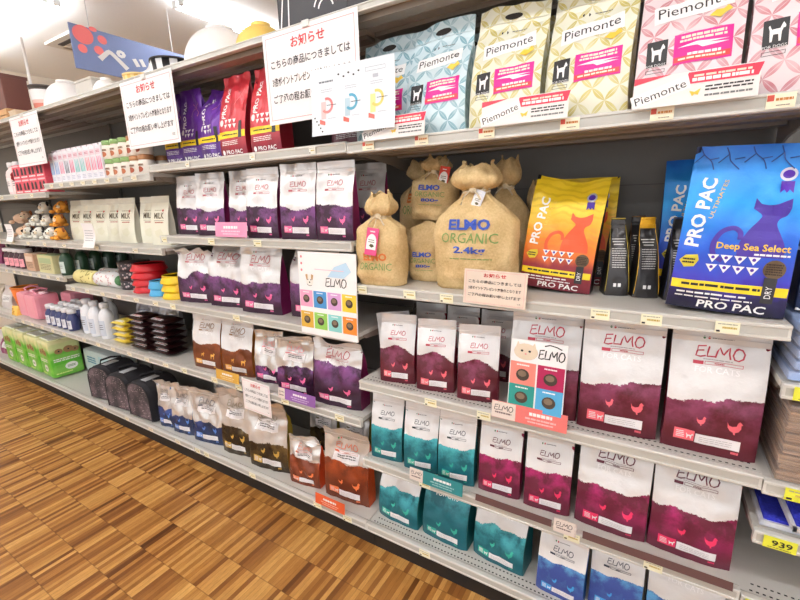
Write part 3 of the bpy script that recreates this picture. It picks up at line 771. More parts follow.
o = cat_bag('sea', .232, .388, .1, bst, (26, 30, 70), (70, 44, 160), (84, 40, 170), 'Deep Sea Select', (214, 200, 60), 63, swirl=None, lean=.08, flop=-.1, cr=.008, topw=.93)
o.location = (.162, .095, ZD[3]+.006); o.rotation_euler = (0, .045, -.05); tag(o, 'large blue food bag with a violet cat silhouette', None)
KB2 = Kind(lambda: cat_bag('seab', .20, .385, .07, bst, (30, 62, 130), (70, 44, 160), (84, 40, 170), None, (214, 200, 60), 64, lean=.02, flop=.5, fa=.88))
KB2.put((.115, .31, ZD[3]), .05, 'blue food bag behind the large blue cat bag, its folded top showing', 'blue bags in the back')
KB2.put((.165, .395, ZD[3]), .05, 'second blue food bag at the back, farther behind the large blue cat bag', 'blue bags in the back')
# slim bags turned sideways
def slim_bag(c, seed):
    w, h, d = .066, .225, .09
    a = Art(); lt = mat((200, 198, 194), .5, .1, 0)
    for k in range(3): a.rect((0, (.72-.035*k)*h), (.5-.06*k)*w, .012*h, lt)
    a.bars((0, .48*h), .55*w, .26*h, 9, lt, .35, seed); a.rect((-.12*w, .14*h), .12*w, .045*h, WHT); a.rect((.06*w, .14*h), .12*w, .045*h, WHT)
    body = foil((66, 64, 65), .28, .45)
    def tip(root, surf):
        mb = MB(); q = foil(c, .4, .2)
        for sd in (-1, 1):
            P = [surf(sd*.49*w, z*h, .0015) for z in [.05+.085*k for k in range(11)]]
            mb.tube(P, .0009, q, 5)
        P = [surf((k/6-.5)*.96*w, .985*h, .002) for k in range(7)]
        mb.tube(P, .002, q, 5); mb.build('coloured_edge', root)
    return pouch('slim_food_bag', '', 'pet food bag', w, h, d, body, foil((44, 42, 44), .3, .35), foil(c if c[0] > 200 else (58, 56, 56), .35, .3), a, seed, cr=.010, lean=.12, vs=.86, topw=.55, extra=tip)
for i, (x, y, c, rz, l) in enumerate([(-.082, .205, (196, 170, 60), .3, 'slim dark grey bag with yellow edges next to the yellow cat bag'), (-.012, .205, (228, 174, 40), .3, 'slim dark grey bag with bright yellow top, second from the yellow cat bag'),
        (-.04, .33, (150, 112, 70), .25, 'slim dark grey bag with brown edges in the back'), (.066, .205, (60, 70, 110), .2, 'slim dark grey bag next to the large blue cat bag')]):
    o = slim_bag(c, 70+i); o.location = (x-.005*(i == 0), y, ZD[3]); o.rotation_euler = (0, 0, rz); tag(o, l, None, 'slim dark grey bags')
# red and violet bags on the top shelf of the middle bay
rst = [(0, (120, 30, 50)), (.3, (196, 44, 56)), (.6, (206, 50, 60)), (1, (196, 44, 56))]
vst = [(0, (70, 40, 110)), (.3, (112, 62, 160)), (.6, (110, 56, 160)), (1, (96, 40, 140))]
def small_cat(key, st, gus, seed, w=.175, h=.33, d=.085, **kw):
    a = Art(); bd = mat(gus, .4, 0, 0)
    a.text('PRO PAC', (-.26*w, .66*h), .38*h, .14*w, WHT, 1.47, bold=.03)
    a.stroke([[(-.1, -.2), (.1, .1), (.3, .2), (.4, .0), (.3, -.2)], [(.0, .4), (.3, .2), (.5, .45)]], (.12*w, .68*h), (.6*w, .3*h), .01*w, mat((230, 150, 150), .5, 0, 0))
    for r in range(2):
        for c in range(3): a.poly([(-.5, .5), (.5, .5), (0, -.5)], ((-.2+.15*c)*w, (.43-.06*r)*h), (.12*w, .05*h), WHT, 0, 0)
    a.disc((-.36*w, .42*h), .06*w, .04*h, WHT); a.rect((0, .27*h), .97*w, .08*h, YEL); a.bars((-.06*w, .27*h), .6*w, .03*h, 1, BLK, .5, 4)
    a.rect((.32*w, .32*h), .11*w, .2*h, DGREY); a.bars((-.05*w, .17*h), .6*w, .06*h, 3, WHT, .4, 9)
    a.disc((-.32*w, .06*h), .05*w, .03*h, WHT); a.text('PRO PAC', (.08*w, .06*h), .58*w, .05*h, WHT, bold=.02)
    return pouch('pet_food_bag', '', 'pet food bag', w, h, d, fade_mat(key, st), foil(gus, .35, .15), None, a, seed, vs=.92, edge=.8, **kw)
KR = Kind(lambda: small_cat('scarlet', rst, (150, 30, 44), 81, lean=.12, cr=.007))
KR.put((-1.562, .095, ZC[4]), -.04, 'red food bag with a yellow band beside the violet bags', 'red food bags')
KR.put((-1.365, .095, ZC[4]), -.02, 'red food bag with a yellow band, partly behind the large notice', 'red food bags')
KU = [Kind(lambda: small_cat('violet', vst, (84, 34, 130), 83, w=.148, h=.325, lean=.0, flop=.5, fa=.55, cr=.012)), Kind(lambda: small_cat('violetb', vst, (84, 34, 130), 84, w=.148, h=.32, lean=.05, flop=-.25, fa=.7, cr=.01))]
for i, (x, y, l) in enumerate([(-2.036, .13, 'violet food bag leftmost of its kind, half hidden by the middle notice'), (-1.882, .12, 'violet food bag with a tall top just right of the middle notice'), (-1.728, .11, 'violet food bag with a bent back top beside the red bag'), (-1.66, .30, 'violet food bag in the second row behind the bent one')]):
    KU[(1, 1, 0, 1)[i]].put((x, y, ZC[4]), .03, l, 'violet food bags')
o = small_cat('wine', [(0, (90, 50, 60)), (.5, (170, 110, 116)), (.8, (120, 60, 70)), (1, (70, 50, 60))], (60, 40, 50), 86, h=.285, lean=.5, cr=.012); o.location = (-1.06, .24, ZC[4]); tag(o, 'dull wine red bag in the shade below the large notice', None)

# ------------------------------------------------------------------ burlap sacks
def burlap():
    q = NT('burlap', .9, 0, .1)
    o = q.coord('Object'); x, y, z = q.xyz(o)
    w1 = q.math('SINE', q.math('MULTIPLY', x, 1500)); w2 = q.math('SINE', q.math('MULTIPLY', z, 1500))
    wv = q.math('MULTIPLY', w1, w2)
    n = q.noise(o, 14, 4); n2 = q.noise(o, 160, 2)
    f = q.math('ADD', q.math('MULTIPLY', n, .6), q.math('MULTIPLY', n2, .4))
    q.color(q.mix(q.ramp(f, .35, .65), lin((198, 166, 114)), lin((230, 202, 152))))
    q.bump(q.math('ADD', wv, q.math('MULTIPLY', n2, 2.0)), .35, .002)
    return q.m
BUR = burlap(); CORD = mat((214, 198, 168), .9); INK_B = mat((64, 92, 184), .85, 0, .12); INK_G = mat((126, 160, 92), .85, 0, .12); INK_O = mat((216, 122, 62), .85, 0, .12)
def hang_tag(root, p, c, tilt=.1, sc=1.0):
    a = Art(); cm_ = mat(c, .5, 0, 0)
    a.disc((0, 0), .019*sc, .026*sc, WHT, 18); a.rect((0, -.014*sc), .038*sc, .026*sc, WHT); a.bars((0, .002), .024*sc, .014*sc, 2, mat((90, 90, 60), .5, 0, 0), .4, 3)
    a.poly([(-.5, 0), (-.2, .4), (.3, .3), (.5, -.1), (.0, -.4)], (.002, -.014*sc), (.02*sc, .016*sc), mat((92, 84, 50), .6, 0, 0)); a.bars((0, .034*sc), .02*sc, .006*sc, 1, WHT, .7, 4)
    mb = MB(); mb.box((0, 0, 0), (.046*sc, .0016, .092*sc), cm_); mb.art(a, lambda x, z, l: Vector((x, -.0008-l*.5, z)))
    o = mb.build('hang_tag', root, p); o.rotation_euler = (-.12, tilt, 0)
    mb = MB(); mb.tube([(0, 0, .046*sc), (.004, .002, .062*sc), (0, .012, .078*sc)], .0012, CORD, 6); mb.build('tag_string', o)
def sack(w, h, d, seed, inks, weight, neck=.74, tagc=None, tilt=.1, tie=True, tago=(.0, 0), tsc=1.0, sag=0.0, textz=.40, lean=0.0, sh=.70):
    r = thing('burlap_sack', '', 'sack'); N = 44
    NVV = 26
    def shape(v):
        if not tie: return (1-.1*(1-v)**4) * (1-.9*sstep(.86, 1.02, v)) * (1+.03*math.sin(v*5)), d/2*(1-.97*sstep(.5, 1.0, v)**1.4+.0)*(1-.2*(1-sstep(0, .1, v)))
        if v < neck:
            t = v/neck; k = 1-.74*sstep(sh, 1.02, t)
            return k*(.96+.05*math.sin(PI*t)), d/2*(1-.66*sstep(sh-.12, 1, t))*(1-.25*(1-sstep(0, .15, t)))
        t = (v-neck)/(1-neck); k = .26+.24*math.sin(PI*min(1, t*1.15)**.8)*1.0+.05*t
        return k, d/2*(.34+.42*math.sin(PI*min(1, t*1.15)**.8)+.1*t)
    def P(a, v):
        wk, dd = shape(v); ca, sa = math.cos(a), math.sin(a); e = .72
        x = w/2*wk*math.copysign(abs(ca)**e, ca); y = dd*math.copysign(abs(sa)**e, sa)
        if tie:
            pl = sstep(neck-.22, neck, v)*(1-.2*sstep(neck, 1, v)); m = 1+.15*pl*math.sin(9*a+seed+2*math.sin(3*a)); x *= m; y *= m
        z = h*v
        if tie and v > neck+.02:
            z += .007*math.sin(5*a+seed)*sstep(neck, 1, v)+.006*math.sin(2*a+seed)*sstep(neck, 1, v); y += .012*math.sin(2*a+seed*2)*sstep(neck, 1, v); x += .01*math.sin(seed)*sstep(neck, 1, v)
        nn = noise.noise(Vector((x*16+seed*4, z*14, y*16)))*.010 + (.5-abs(noise.noise(Vector((x*22+seed, z*30+x*18, y*22)))))*.008 + noise.noise(Vector((x*50+seed, z*44, y*50)))*.003
        x += nn*ca*.7; y += nn*sa*1.3
        return Vector((x, y+lean*v*v*h, z - sag*abs(x/w)*.0))
    def tubes(mb, v0, v1, n):
        vs = []; fs = []
        for j in range(n+1):
            for i in range(N): vs.append(P(2*PI*i/N, v0+(v1-v0)*j/n))
        for j in range(n):
            for i in range(N): fs.append((j*N+i, j*N+(i+1) % N, (j+1)*N+(i+1) % N, (j+1)*N+i))
        return vs, fs
    top = neck if tie else 1.0
    mb = MB(); vs, fs = tubes(mb, 0, top, NVV); fs.append(tuple(range(N-1, -1, -1)))
    if not tie: fs.append(tuple(NVV*N+i for i in range(N)))
    mb.add(vs, fs, BUR, None, True)
    a = Art(); A, B = inks
    f = .62*w
    a.text('ELMO', (.02*w, (textz+.105)*h), .5*w, .085*h, A, bold=.04); a.text('ORGANIC', (.02*w, textz*h), .68*w, .078*h, B)
    if weight: a.text(weight, (.04*w, (textz-.1)*h), .38*w, .07*h, A, bold=.03); a.bars((.05*w, (textz-.165)*h), .5*w, .014*h, 1, B, .5, seed)
    def front_pt(x, z, l):
        v = max(0, min(top-.001, z/h)); lo, hi = PI, 1.5*PI
        lo, hi = PI+.02, 2*PI-.02
        for _ in range(26):
            m = (lo+hi)/2
            if P(m, v).x < x: lo = m
            else: hi = m
        p = P(lo, v); return p+Vector((0, -l-.0022, 0))
    mb.art(a, front_pt, .012); mb.build('sack_body', r)
    if tie:
        mb = MB(); vs, fs = tubes(mb, neck, 1.0, 8); mb.add(vs, fs, BUR, None, True)
        o = mb.build('gathered_top', r); md = o.modifiers.new('thick', 'SOLIDIFY'); md.thickness = .002; md.offset = 0
        mb = MB()
        for k in range(3):
            zz = neck-.008+.012*k; pts = [P(2*PI*i/24, neck)*1.0 for i in range(25)]
            pts = [Vector((p.x*1.06, p.y*1.06-.001, h*neck-.006+.007*k+.003*math.sin(i*.8+k))) for i, p in enumerate(pts)]
            mb.tube(pts, .0034, CORD, 6)
        q = P(1.5*PI, neck)
        mb.ball((.006, q.y-.008, h*neck), (.012, .009, .010), CORD)
        mb.tube([(.0, q.y-.010, h*neck), (-.02, q.y-.018, h*neck-.02), (-.028, q.y-.022, h*neck-.045)], .003, CORD, 6)
        mb.tube([(.006, q.y-.010, h*neck), (.024, q.y-.016, h*neck-.012), (.036, q.y-.018, h*neck-.03)], .003, CORD, 6)
        mb.build('tie_cord', r)
    if tagc:
        z = h*(neck-.17)+tago[1]; q = front_pt(tago[0], z, 0); hang_tag(r, (tago[0], q.y-.012, z), tagc, tilt, tsc)
    return r
o = sack(.276, .395, .145, 1, (INK_B, INK_G), '2.4kg', .80, (226, 228, 236), .35, sh=.66, tago=(.02, .035), tsc=.7, textz=.43); o.location = (-.498, .122, ZD[3]); o.rotation_euler = (0, 0, -.03); tag(o, 'largest burlap sack, printed in blue and green, behind the small notice', None)
o = sack(.18, .315, .12, 2, (INK_O, INK_G), None, .76, (232, 74, 134), .12, tago=(.0, -.03), textz=.22, sh=.80); o.location = (-.822, .057, ZD[3]+.001); o.rotation_euler = (0, 0, .06); tag(o, 'leftmost burlap sack with pink tag and orange print', None)
o = sack(.14, .215, .105, 3, (INK_B, INK_G), '800g', .8, None, tie=False, textz=.36); o.location = (-.706, .19, ZD[3]); tag(o, 'short burlap sack between the leftmost and the largest sack', None)
o = sack(.17, .20, .12, 4, (INK_B, INK_G), None, .8, None, tie=False, textz=.36); o.location = (-.63, .345, ZD[3]); tag(o, 'short burlap sack in the back row, mostly hidden by the largest sack', None)
o = sack(.178, .435, .10, 5, (INK_O, INK_G), None, .84, (206, 26, 66), -.15, tago=(.04, .035), textz=.58, sh=.80); o.location = (-.822, .355, ZD[3]); tag(o, 'burlap sack with red tag and orange print in the back', None)
o = sack(.178, .222, .10, 6, (INK_B, INK_G), '800g', .78, (226, 66, 40), .12, tago=(.05, .015), textz=.42, tsc=.85, sh=.78); o.location = (-.712, .245, ZD[3]+.2165); o.rotation_euler = (0, .06, 0); tag(o, 'burlap sack with orange red tag resting on the short front sack', None)
o = sack(.17, .42, .1, 7, (INK_B, INK_G), None, .78, None); o.location = (-.452, .285, ZD[3]); tag(o, 'burlap sack in the shade just behind the largest sack', None)
o = sack(.12, .34, .08, 8, (INK_B, INK_G), None, .7, (60, 96, 200), .1, tago=(.02, .05)); o.location = (-.368, .38, ZD[3]); tag(o, 'dim burlap sack with a blue tag beside the yellow cat bag', None)

# ------------------------------------------------------------------ notices, shelf cards, price tags
PAPER = mat((244, 241, 240), .6, 0, .01); RED = mat((214, 66, 72), .6, 0, 0); INKK = mat((52, 48, 50), .6, 0, 0); PINKB = mat((226, 132, 140), .6, 0, 0)
LINES = ['こちらの商品につきましては', '3倍ポイントプレゼント対象外となります', 'ご了承の程お願い申し上げます']
def card(name, w, h, m, art, curl=0.0, t=.0012, clip=None):
    r = thing(name, '', 'sign')
    mb = MB(); n = 10
    def fn(x, z, l): return Vector((x, -l-curl*((z+h)/h-.5)**2*h*.8 + .004*math.sin(x/w*4)*curl, z))
    vs = []; fs = []
    for s in (0, 1):
        for j in range(n+1):
            for i in range(n+1):
                p = fn((i/n-.5)*w, -h*j/n, 0); p.y += t*s; vs.append(p)
    q = (n+1)*(n+1)
    for j in range(n):
        for i in range(n):
            a = j*(n+1)+i; fs.append((a, a+n+1, a+n+2, a+1)); fs.append((q+a, q+a+1, q+a+n+2, q+a+n+1))
    for i in range(n):
        for a, b in ((i, i+1), (n*(n+1)+i+1, n*(n+1)+i)): fs.append((a, b, q+b, q+a))
        a, b = i*(n+1), (i+1)*(n+1); fs.append((b, a, q+a, q+b)); a, b = i*(n+1)+n, (i+1)*(n+1)+n; fs.append((a, b, q+b, q+a))
    mb.add(vs, fs, m)
    if art: mb.art(art, lambda x, z, l: fn(x, z, l*.6-.0002))
    mb.build('sheet', r)
    if clip:
        mb = MB(); mb.box((0, -.003, -.004), (.03, .01, .02), mat((220, 220, 214), .3, 0, 0), bev=.002); mb.build('clip', r)
    return r
def notice_art(w, h, base=0.0):
    a = Art()
    a.frame((0, -h/2), w*.93, h*.9, .0016*h/.3, PINKB)
    a.text('お知らせ', (0, -.15*h), .36*w, .12*h, RED, bold=.02)
    for i, L in enumerate(LINES): a.text(L, (0, (-.34-.19*i)*h), .84*w, .095*h, INKK, bold=.012)
    a.text('店主', (.40*w, -.87*h), .05*w, .04*h, INKK)
    return a
KN = Kind(lambda: card('notice_sheet', .42, .297, PAPER, notice_art(.42, .297), .0, clip=True))
KN.put((-1.05, -.006, 2.05), 0, 'large white notice hanging above the red bags, nearest of the three', 'white notices on the canopy')
KN.put((-2.03, -.006, 2.044), 0, 'white notice hanging from the canopy beside the violet bags', 'white notices on the canopy')
KN.put((-3.39, -.006, 2.044), 0, 'white notice hanging from the canopy above the pink boxes', 'white notices on the canopy')
o = card('notice_card', .19, .105, mat((226, 208, 190), .5, 0, .02), notice_art(.19, .105), 0); o.location = (-.385, -.012, 1.263); o.rotation_euler = (-.08, .02, 0); tag(o, 'small beige notice card on the rail in front of the largest sack', 'notice')
o = card('notice_card', .185, .16, PAPER, notice_art(.185, .16), 0); o.location = (-1.51, -.008, .675); o.rotation_euler = (0, .03, 0); tag(o, 'white notice card hanging below the silver pouch, over the olive pouches', 'notice')
for x, z, w, h, l in ((-2.80, 1.39, .125, .14, 'curled white card on the rail below the milk pouches'), (-3.99, 1.38, .11, .125, 'curled white card on the rail below the plush toys')):
    a = Art(); a.bars((0, -.5*h), w*.7, h*.5, 5, mat((180, 180, 184), .6, 0, 0), .35, 4)
    o = card('shelf_card', w, h, PAPER, a, .5); o.location = (x, -.012, z); o.rotation_euler = (-.1, 0, 0); tag(o, l, 'shelf card')

# flyer with three coloured rings
a = Art(); w, h = .32, .205
fp = mat((226, 234, 240), .35, 0, .02)
a.bars((-.3*w, -.2*h), .18*w, .03*h, 1, mat((120, 130, 140), .5, 0, 0), .8, 2)
for i in range(5): a.disc(((-.14+.06*i)*w, (-.13-.04*(i % 2))*h), .012*w, .014*h, INKK, 8)
for i in range(5): a.disc(((-.46+.025*i)*w, (-.72-.055*i)*h), .011*w, .014*h, INKK, 8)
a.frame((.29*w, -.14*h), .22*w, .05*h, .001, mat((150, 160, 170), .5, 0, 0)); a.rect((.29*w, -.24*h), .06*w, .05*h, mat((180, 186, 196), .5, 0, 0))
for i, (c, c2) in enumerate([((236, 128, 126), (232, 190, 190)), ((92, 170, 198), (184, 208, 218)), ((238, 208, 110), (240, 226, 150))]):
    x = (-.3+.3*i)*w; m1 = mat(c, .5, 0, 0); m2 = mat(c2, .5, 0, 0)
    a.rect((x-.045*w, -.62*h), .06*w, .26*h, m2)
    a.ring((x, -.55*h), .052*w, .078*w, m1, -2.4, 1.9); a.bars((x+.06*w, -.55*h), .12*w, .014*h, 1, INKK, .7, i); a.bars((x, -.33*h), .14*w, .06*h, 2, mat((190, 196, 204), .5, 0, 0), .4, i+5)
    a.poly([(-.5, .5), (.5, .1), (.5, -.5), (-.5, -.2)], (x-.06*w, -.8*h), (.07*w, .1*h), mat((220, 110, 96), .5, 0, 0)); a.bars((x+.06*w, -.75*h), .1*w, .02*h, 1, mat((190, 196, 204), .5, 0, 0), .6, i+8)
o = card('flyer', w, h, fp, a, .12, clip=False); o.location = (-.865, -.022, 1.893); o.rotation_euler = (-.05, .0, .04); tag(o, 'pale flyer with three coloured rings overlapping the large notice', 'flyer')

# patterned-bag shelf cards
def piem_card():
    w, h = .225, .066; a = Art(); m = mat((236, 232, 228), .5, 0, 0)
    a.poly([(-.5, .5), (-.18, .5), (-.5, .28)], (0, -.5*h), (w, h), mat((228, 66, 86), .5, 0, 0), 0, 0)
    a.rect((.22*w, -.21*h), .56*w, .36*h, mat((226, 46, 76), .5, 0, 0), 0, 8, 2, .3)
    a.bars((.22*w, -.16*h), .44*w, .09*h, 1, mat((250, 220, 200), .5, 0, 0), .7, 2); a.bars((.22*w, -.28*h), .46*w, .13*h, 1, WHT, .8, 3)
    a.rect((-.27*w, -.55*h), .5*w, .42*h, WHT, .3); a.text('Piemonte', (-.27*w, -.56*h), .44*w, .26*h, BLK, .3)
    a.poly([(-.5, .3), (0, .1), (.5, .5), (.3, -.4), (0, -.2), (-.2, -.5)], (.02*w, -.68*h), (.09*w, .22*h), GOLD); a.bars((.28*w, -.58*h), .36*w, .2*h, 2, INKK, .5, 6); a.bars((.28*w, -.8*h), .36*w, .1*h, 1, mat((120, 120, 120), .5, 0, 0), .6, 7)
    return card('shelf_card', w, h, m, a)
KC = Kind(piem_card)
for i, (x, l) in enumerate([(-.72, 'printed shelf card with a pink corner in front of the pale blue bags'), (-.322, 'printed shelf card with a pink corner in front of the pale yellow bags'), (.043, 'printed shelf card with a pink corner in front of the pink bag')]):
    KC.put((x, -.012, 1.724), -.02, l, 'printed shelf cards on the top shelf', -.12)

# coloured shelf cards with a small white flap
def col_card(w, h, c, tabw=.0, strip=None):
    a = Art(); lt = mat(tuple(min(255, int(q*.5+128)) for q in c), .5, 0, 0)
    if tabw: a.rect((-.5*w+tabw/2, -.5*h), tabw, h*.96, mat((228, 214, 204), .5, 0, 0)); logo(a, (-.5*w+tabw/2, -.36*h), tabw*.8, INKK, .1, 0, .3); a.bars((-.5*w+tabw/2, -.66*h), tabw*.7, h*.16, 1, mat((120, 100, 100), .5, 0, 0), .6, 3)
    cx = tabw/2; ww = w-tabw
    a.bars((cx, -.35*h), ww*.45, h*.2, 1, WHT, .9, 5); a.bars((cx, -.62*h), ww*.6, h*.12, 1, lt, .8, 6); a.bars((cx, -.8*h), ww*.5, h*.1, 1, lt, .8, 7)
    return card('shelf_card', w, h, mat(c, .45, 0, .03), a)
for w, h, c, tb, p, rx, l in [(.225, .055, (228, 118, 112), .075, (-.272, -.010, .853), -.1, 'salmon pink shelf card in front of the cat picture board'),
        (.21, .05, (40, 132, 136), .055, (-.585, -.012, .512), -.1, 'teal shelf card in front of the small teal pouches'),
        (.065, .045, (214, 196, 186), .06, (-.145, -.014, .508), -.1, 'small beige shelf card in front of the large magenta pouches'),
        (.205, .062, (236, 150, 184), 0, (-1.545, -.012, 1.4), -.1, 'pink shelf card in front of the third purple pouch'),
        (.17, .05, (216, 166, 66), 0, (-1.70, -.012, .69), -.1, 'ochre yellow shelf card in front of the amber pouches'),
        (.215, .05, (146, 96, 170), .04, (-1.245, -.012, .687), -.1, 'violet shelf card in front of the purple and silver pouch'),
        (.165, .05, (222, 92, 48), 0, (-1.1, -.012, .215), -.1, 'orange shelf card in front of the tall orange pouch')]:
    o = col_card(w, h, c, tb); o.location = p; o.rotation_euler = (rx, 0, 0); tag(o, l, 'shelf card')
a = Art(); a.bars((0, -.5*.04), .2, .012, 1, mat((150, 110, 96), .5, 0, 0), .5, 3)
for w, p, l in [(.25, (-.31, -.005, .487), 'dark brown strip card in front of the small magenta pouches'), (.36, (.085, -.005, .487), 'dark brown strip card in front of the large magenta pouches')]:
    o = card('strip_card', w, .022, mat((92, 58, 54), .4, 0, .05), None); o.location = p; o.rotation_euler = (-.3, 0, 0); tag(o, l, 'shelf card')

# picture boards
def tile(a, c, s, col, k):
    a.rect(c, s, s, mat(col, .5, 0, 0), 0, 2, 2); a.disc((c[0], c[1]-.02*s), .26*s, .24*s, mat((70, 58, 48), .7, 0, .2), 14); a.disc((c[0]-.02*s, c[1]+.03*s), .17*s, .13*s, mat((128, 108, 88), .7, 0, .2), 12); a.bars((c[0], c[1]+.38*s), .5*s, .08*s, 1, WHT, .7, k)
def dogface(a, c, s):
    tan = mat((196, 158, 112), .7, 0, .05); wh = mat((240, 234, 226), .6, 0, 0)
    a.disc(c, .34*s, .42*s, wh, 18); a.poly([(-.5, .4), (-.1, .5), (-.05, .0), (-.3, -.2)], (c[0]-.12*s, c[1]+.14*s), (.5*s, .6*s), tan); a.poly([(.5, .4), (.1, .5), (.05, .0), (.3, -.2)], (c[0]+.12*s, c[1]+.14*s), (.5*s, .6*s), tan)
    for d in (-1, 1): a.disc((c[0]+d*.14*s, c[1]+.06*s), .045*s, .05*s, BLK, 10)
    a.disc((c[0], c[1]-.12*s), .07*s, .05*s, BLK, 10); a.stroke([[(-.5, .2), (-.3, -.3), (0, -.5), (.4, -.3)]], (c[0], c[1]-.26*s), (.5*s, .2*s), .03*s, BLK)
w, h = .285, .325; a = Art()
for k in range(3): a.disc((-.44*w, (-.06-.08*k)*h), .018*w, .018*w, PINKB, 10)
a.poly([(-.5, -.4), (-.2, .2), (.3, .5), (.5, .0), (.2, -.4)], (.22*w, -.2*h), (.4*w, .2*h), mat((190, 220, 240), .5, 0, 0)); a.rect((.05*w, -.2*h), .5*w, .01*h, mat((240, 200, 210), .5, 0, 0))
dogface(a, (-.3*w, -.34*h), .2*w); logo(a, (.16*w, -.34*h), .36*w, BLK, .09, 0, .32)
cols = [(236, 164, 196), (74, 150, 210), (214, 160, 210), (240, 206, 60), (216, 170, 60), (150, 206, 92), (140, 210, 206), (238, 140, 50)]
for k in range(8): tile(a, ((-.375+.25*(k % 4))*w, (-.56-.26*(k//4))*h), .23*w, cols[k], k)
o = card('picture_board', w, h, PAPER, a, 0, .003); o.location = (-1.035, -.006, 1.29); o.rotation_euler = (-.04, 0, -.02); tag(o, 'white picture board with a dog and eight coloured squares', 'sign')
w, h = .162, .252; a = Art()
fur = mat((222, 204, 180), .7, 0, .06)
a.disc((-.22*w, -.14*h), .22*w, .1*h, fur, 18); a.poly([(-.5, -.5), (-.3, .5), (0, -.2)], (-.32*w, -.06*h), (.18*w, .08*h), fur); a.poly([(.5, -.5), (.3, .5), (0, -.2)], (-.12*w, -.06*h), (.18*w, .08*h), fur)
for d in (-1, 1): a.disc((-.22*w+d*.07*w, -.13*h), .025*w, .014*h, BLK, 10)
a.disc((-.22*w, -.165*h), .02*w, .01*h, PINKB, 8)
a.stroke([[(-.5, .0), (-.2, .5), (.2, .2), (.5, -.4)]], (.26*w, -.04*h), (.3*w, .04*h), .02*w, BLK); logo(a, (.24*w, -.14*h), .46*w, BLK, .1, 0, .38)
for k, c in enumerate([(236, 138, 124), (176, 28, 82), (40, 150, 140), (82, 170, 216)]): tile(a, ((-.25+.5*(k % 2))*w, (-.42-.28*(k//2))*h), .47*w, c, k)
o = card('picture_board', w, h, PAPER, a, 0, .003); o.location = (-.262, .0, 1.05); o.rotation_euler = (-.1, 0, -.02); o.location = (-.256, .012, 1.056); tag(o, 'white picture board with a cat and four coloured squares', 'sign')

# price tags
def price_tag(c, w=.046, h=.028, red=False, txt=None):
    r = thing('price_tag', '', 'price tag'); a = Art()
    if red: a.rect((-.36*w, .22*h), .24*w, .42*h, mat((206, 80, 62), .5, 0, 0), 0, 2, 2); a.bars((.12*w, .1*h), .6*w, .3*h, 1, mat((200, 130, 60), .5, 0, 0), .6, 2); a.bars((.1*w, -.3*h), .5*w, .12*h, 1, mat((140, 130, 110), .5, 0, 0), .6, 3)
    elif txt: a.text(txt, (.06*w, .02*h), .62*w, .5*h, mat((50, 52, 40), .5, 0, 0), bold=.02); a.bars((0, -.36*h), .7*w, .1*h, 1, mat((120, 124, 60), .5, 0, 0), .6, 3)
    else: a.bars((0, .3*h), .8*w, .14*h, 1, mat((170, 168, 150), .5, 0, 0), .6, 2); a.bars((.1*w, .0), .6*w, .24*h, 1, mat((200, 176, 90), .5, 0, 0), .7, 4); a.rect((-.36*w, -.32*h), .16*w, .16*h, INKK, 0, 2, 1)
    mb = MB(); mb.box((0, 0, 0), (w, .001, h), mat(c, .45, 0, .02)); mb.art(a, lambda x, z, l: Vector((x, -.0005-l*.4, z))); mb.build('tag_card', r)
    return r
KTY = Kind(lambda: price_tag((240, 236, 206))); KTR = Kind(lambda: price_tag((244, 234, 206), red=True)); KTS = Kind(lambda: price_tag((238, 234, 222), .03, .024))
TAGS = [(KTR, ZD[4], 'right top shelf', [(-.823, 'under the flyer'), (-.627, 'below the second pale blue bag'), (-.423, 'below the first pale yellow bag'), (-.206, 'below the second pale yellow bag'), (-.009, 'below the first pink bag'), (.196, 'below the pink bag at the edge')]),
 (KTY, ZD[3], 'sack shelf', [(-.879, 'below the leftmost sack'), (-.681, 'below the short sack'), (-.545, 'left of the small notice card'), (-.1, 'below the slim dark bags'), (.017, 'left of the large blue bag'), (.169, 'below the large blue bag')]),
 (KTY, ZD[2], 'maroon pouch shelf', [(-.606, 'below the second small maroon pouch'), (-.414, 'left of the salmon card')]),
 (KTY, ZD[1], 'teal pouch shelf', [(-.634, 'below the teal card'), (-.125, 'below the small beige card'), (.09, 'below the large magenta pouches')]),
 (KTY, ZD[0], 'bottom shelf', [(-.639, 'below the middle large teal pouch')]),
 (KTS, ZC[4], 'middle top shelf', [(-1.802, 'below the violet bags'), (-1.378, 'below the red bags'), (-1.065, 'below the large notice')]),
 (KTY, ZC[3], 'purple pouch shelf', [(-1.703, 'left of the pink card'), (-1.40, 'right of the pink card'), (-2.073, 'below its leftmost pouch')]),
 (KTY, ZC[2], 'large purple pouch shelf', [(-1.594, 'below the straight topped pouch'), (-2.09, 'below the folded top pouch')]),
 (KTY, ZC[1], 'amber pouch shelf', [(-2.077, 'below the dark red bars'), (-1.824, 'left of the ochre card'), (-1.64, 'left of the white notice card'), (-1.33, 'below the violet card'), (-1.022, 'below the rightmost purple pouch')]),
 (KTY, ZC[0], 'bottom shelf', [(-2.07, 'below the navy pouches'), (-1.99, 'right below the third navy pouch'), (-1.619, 'below the olive brown pouches'), (-1.185, 'left of the orange card'), (-1.015, 'right of the orange card')])]
for K, z, row, L in TAGS:
    for x, l in L: K.put((x, -.0035, z-.018), 0, 'price tag on the %s rail, %s' % (row, l), 'price tags on the %s' % row)
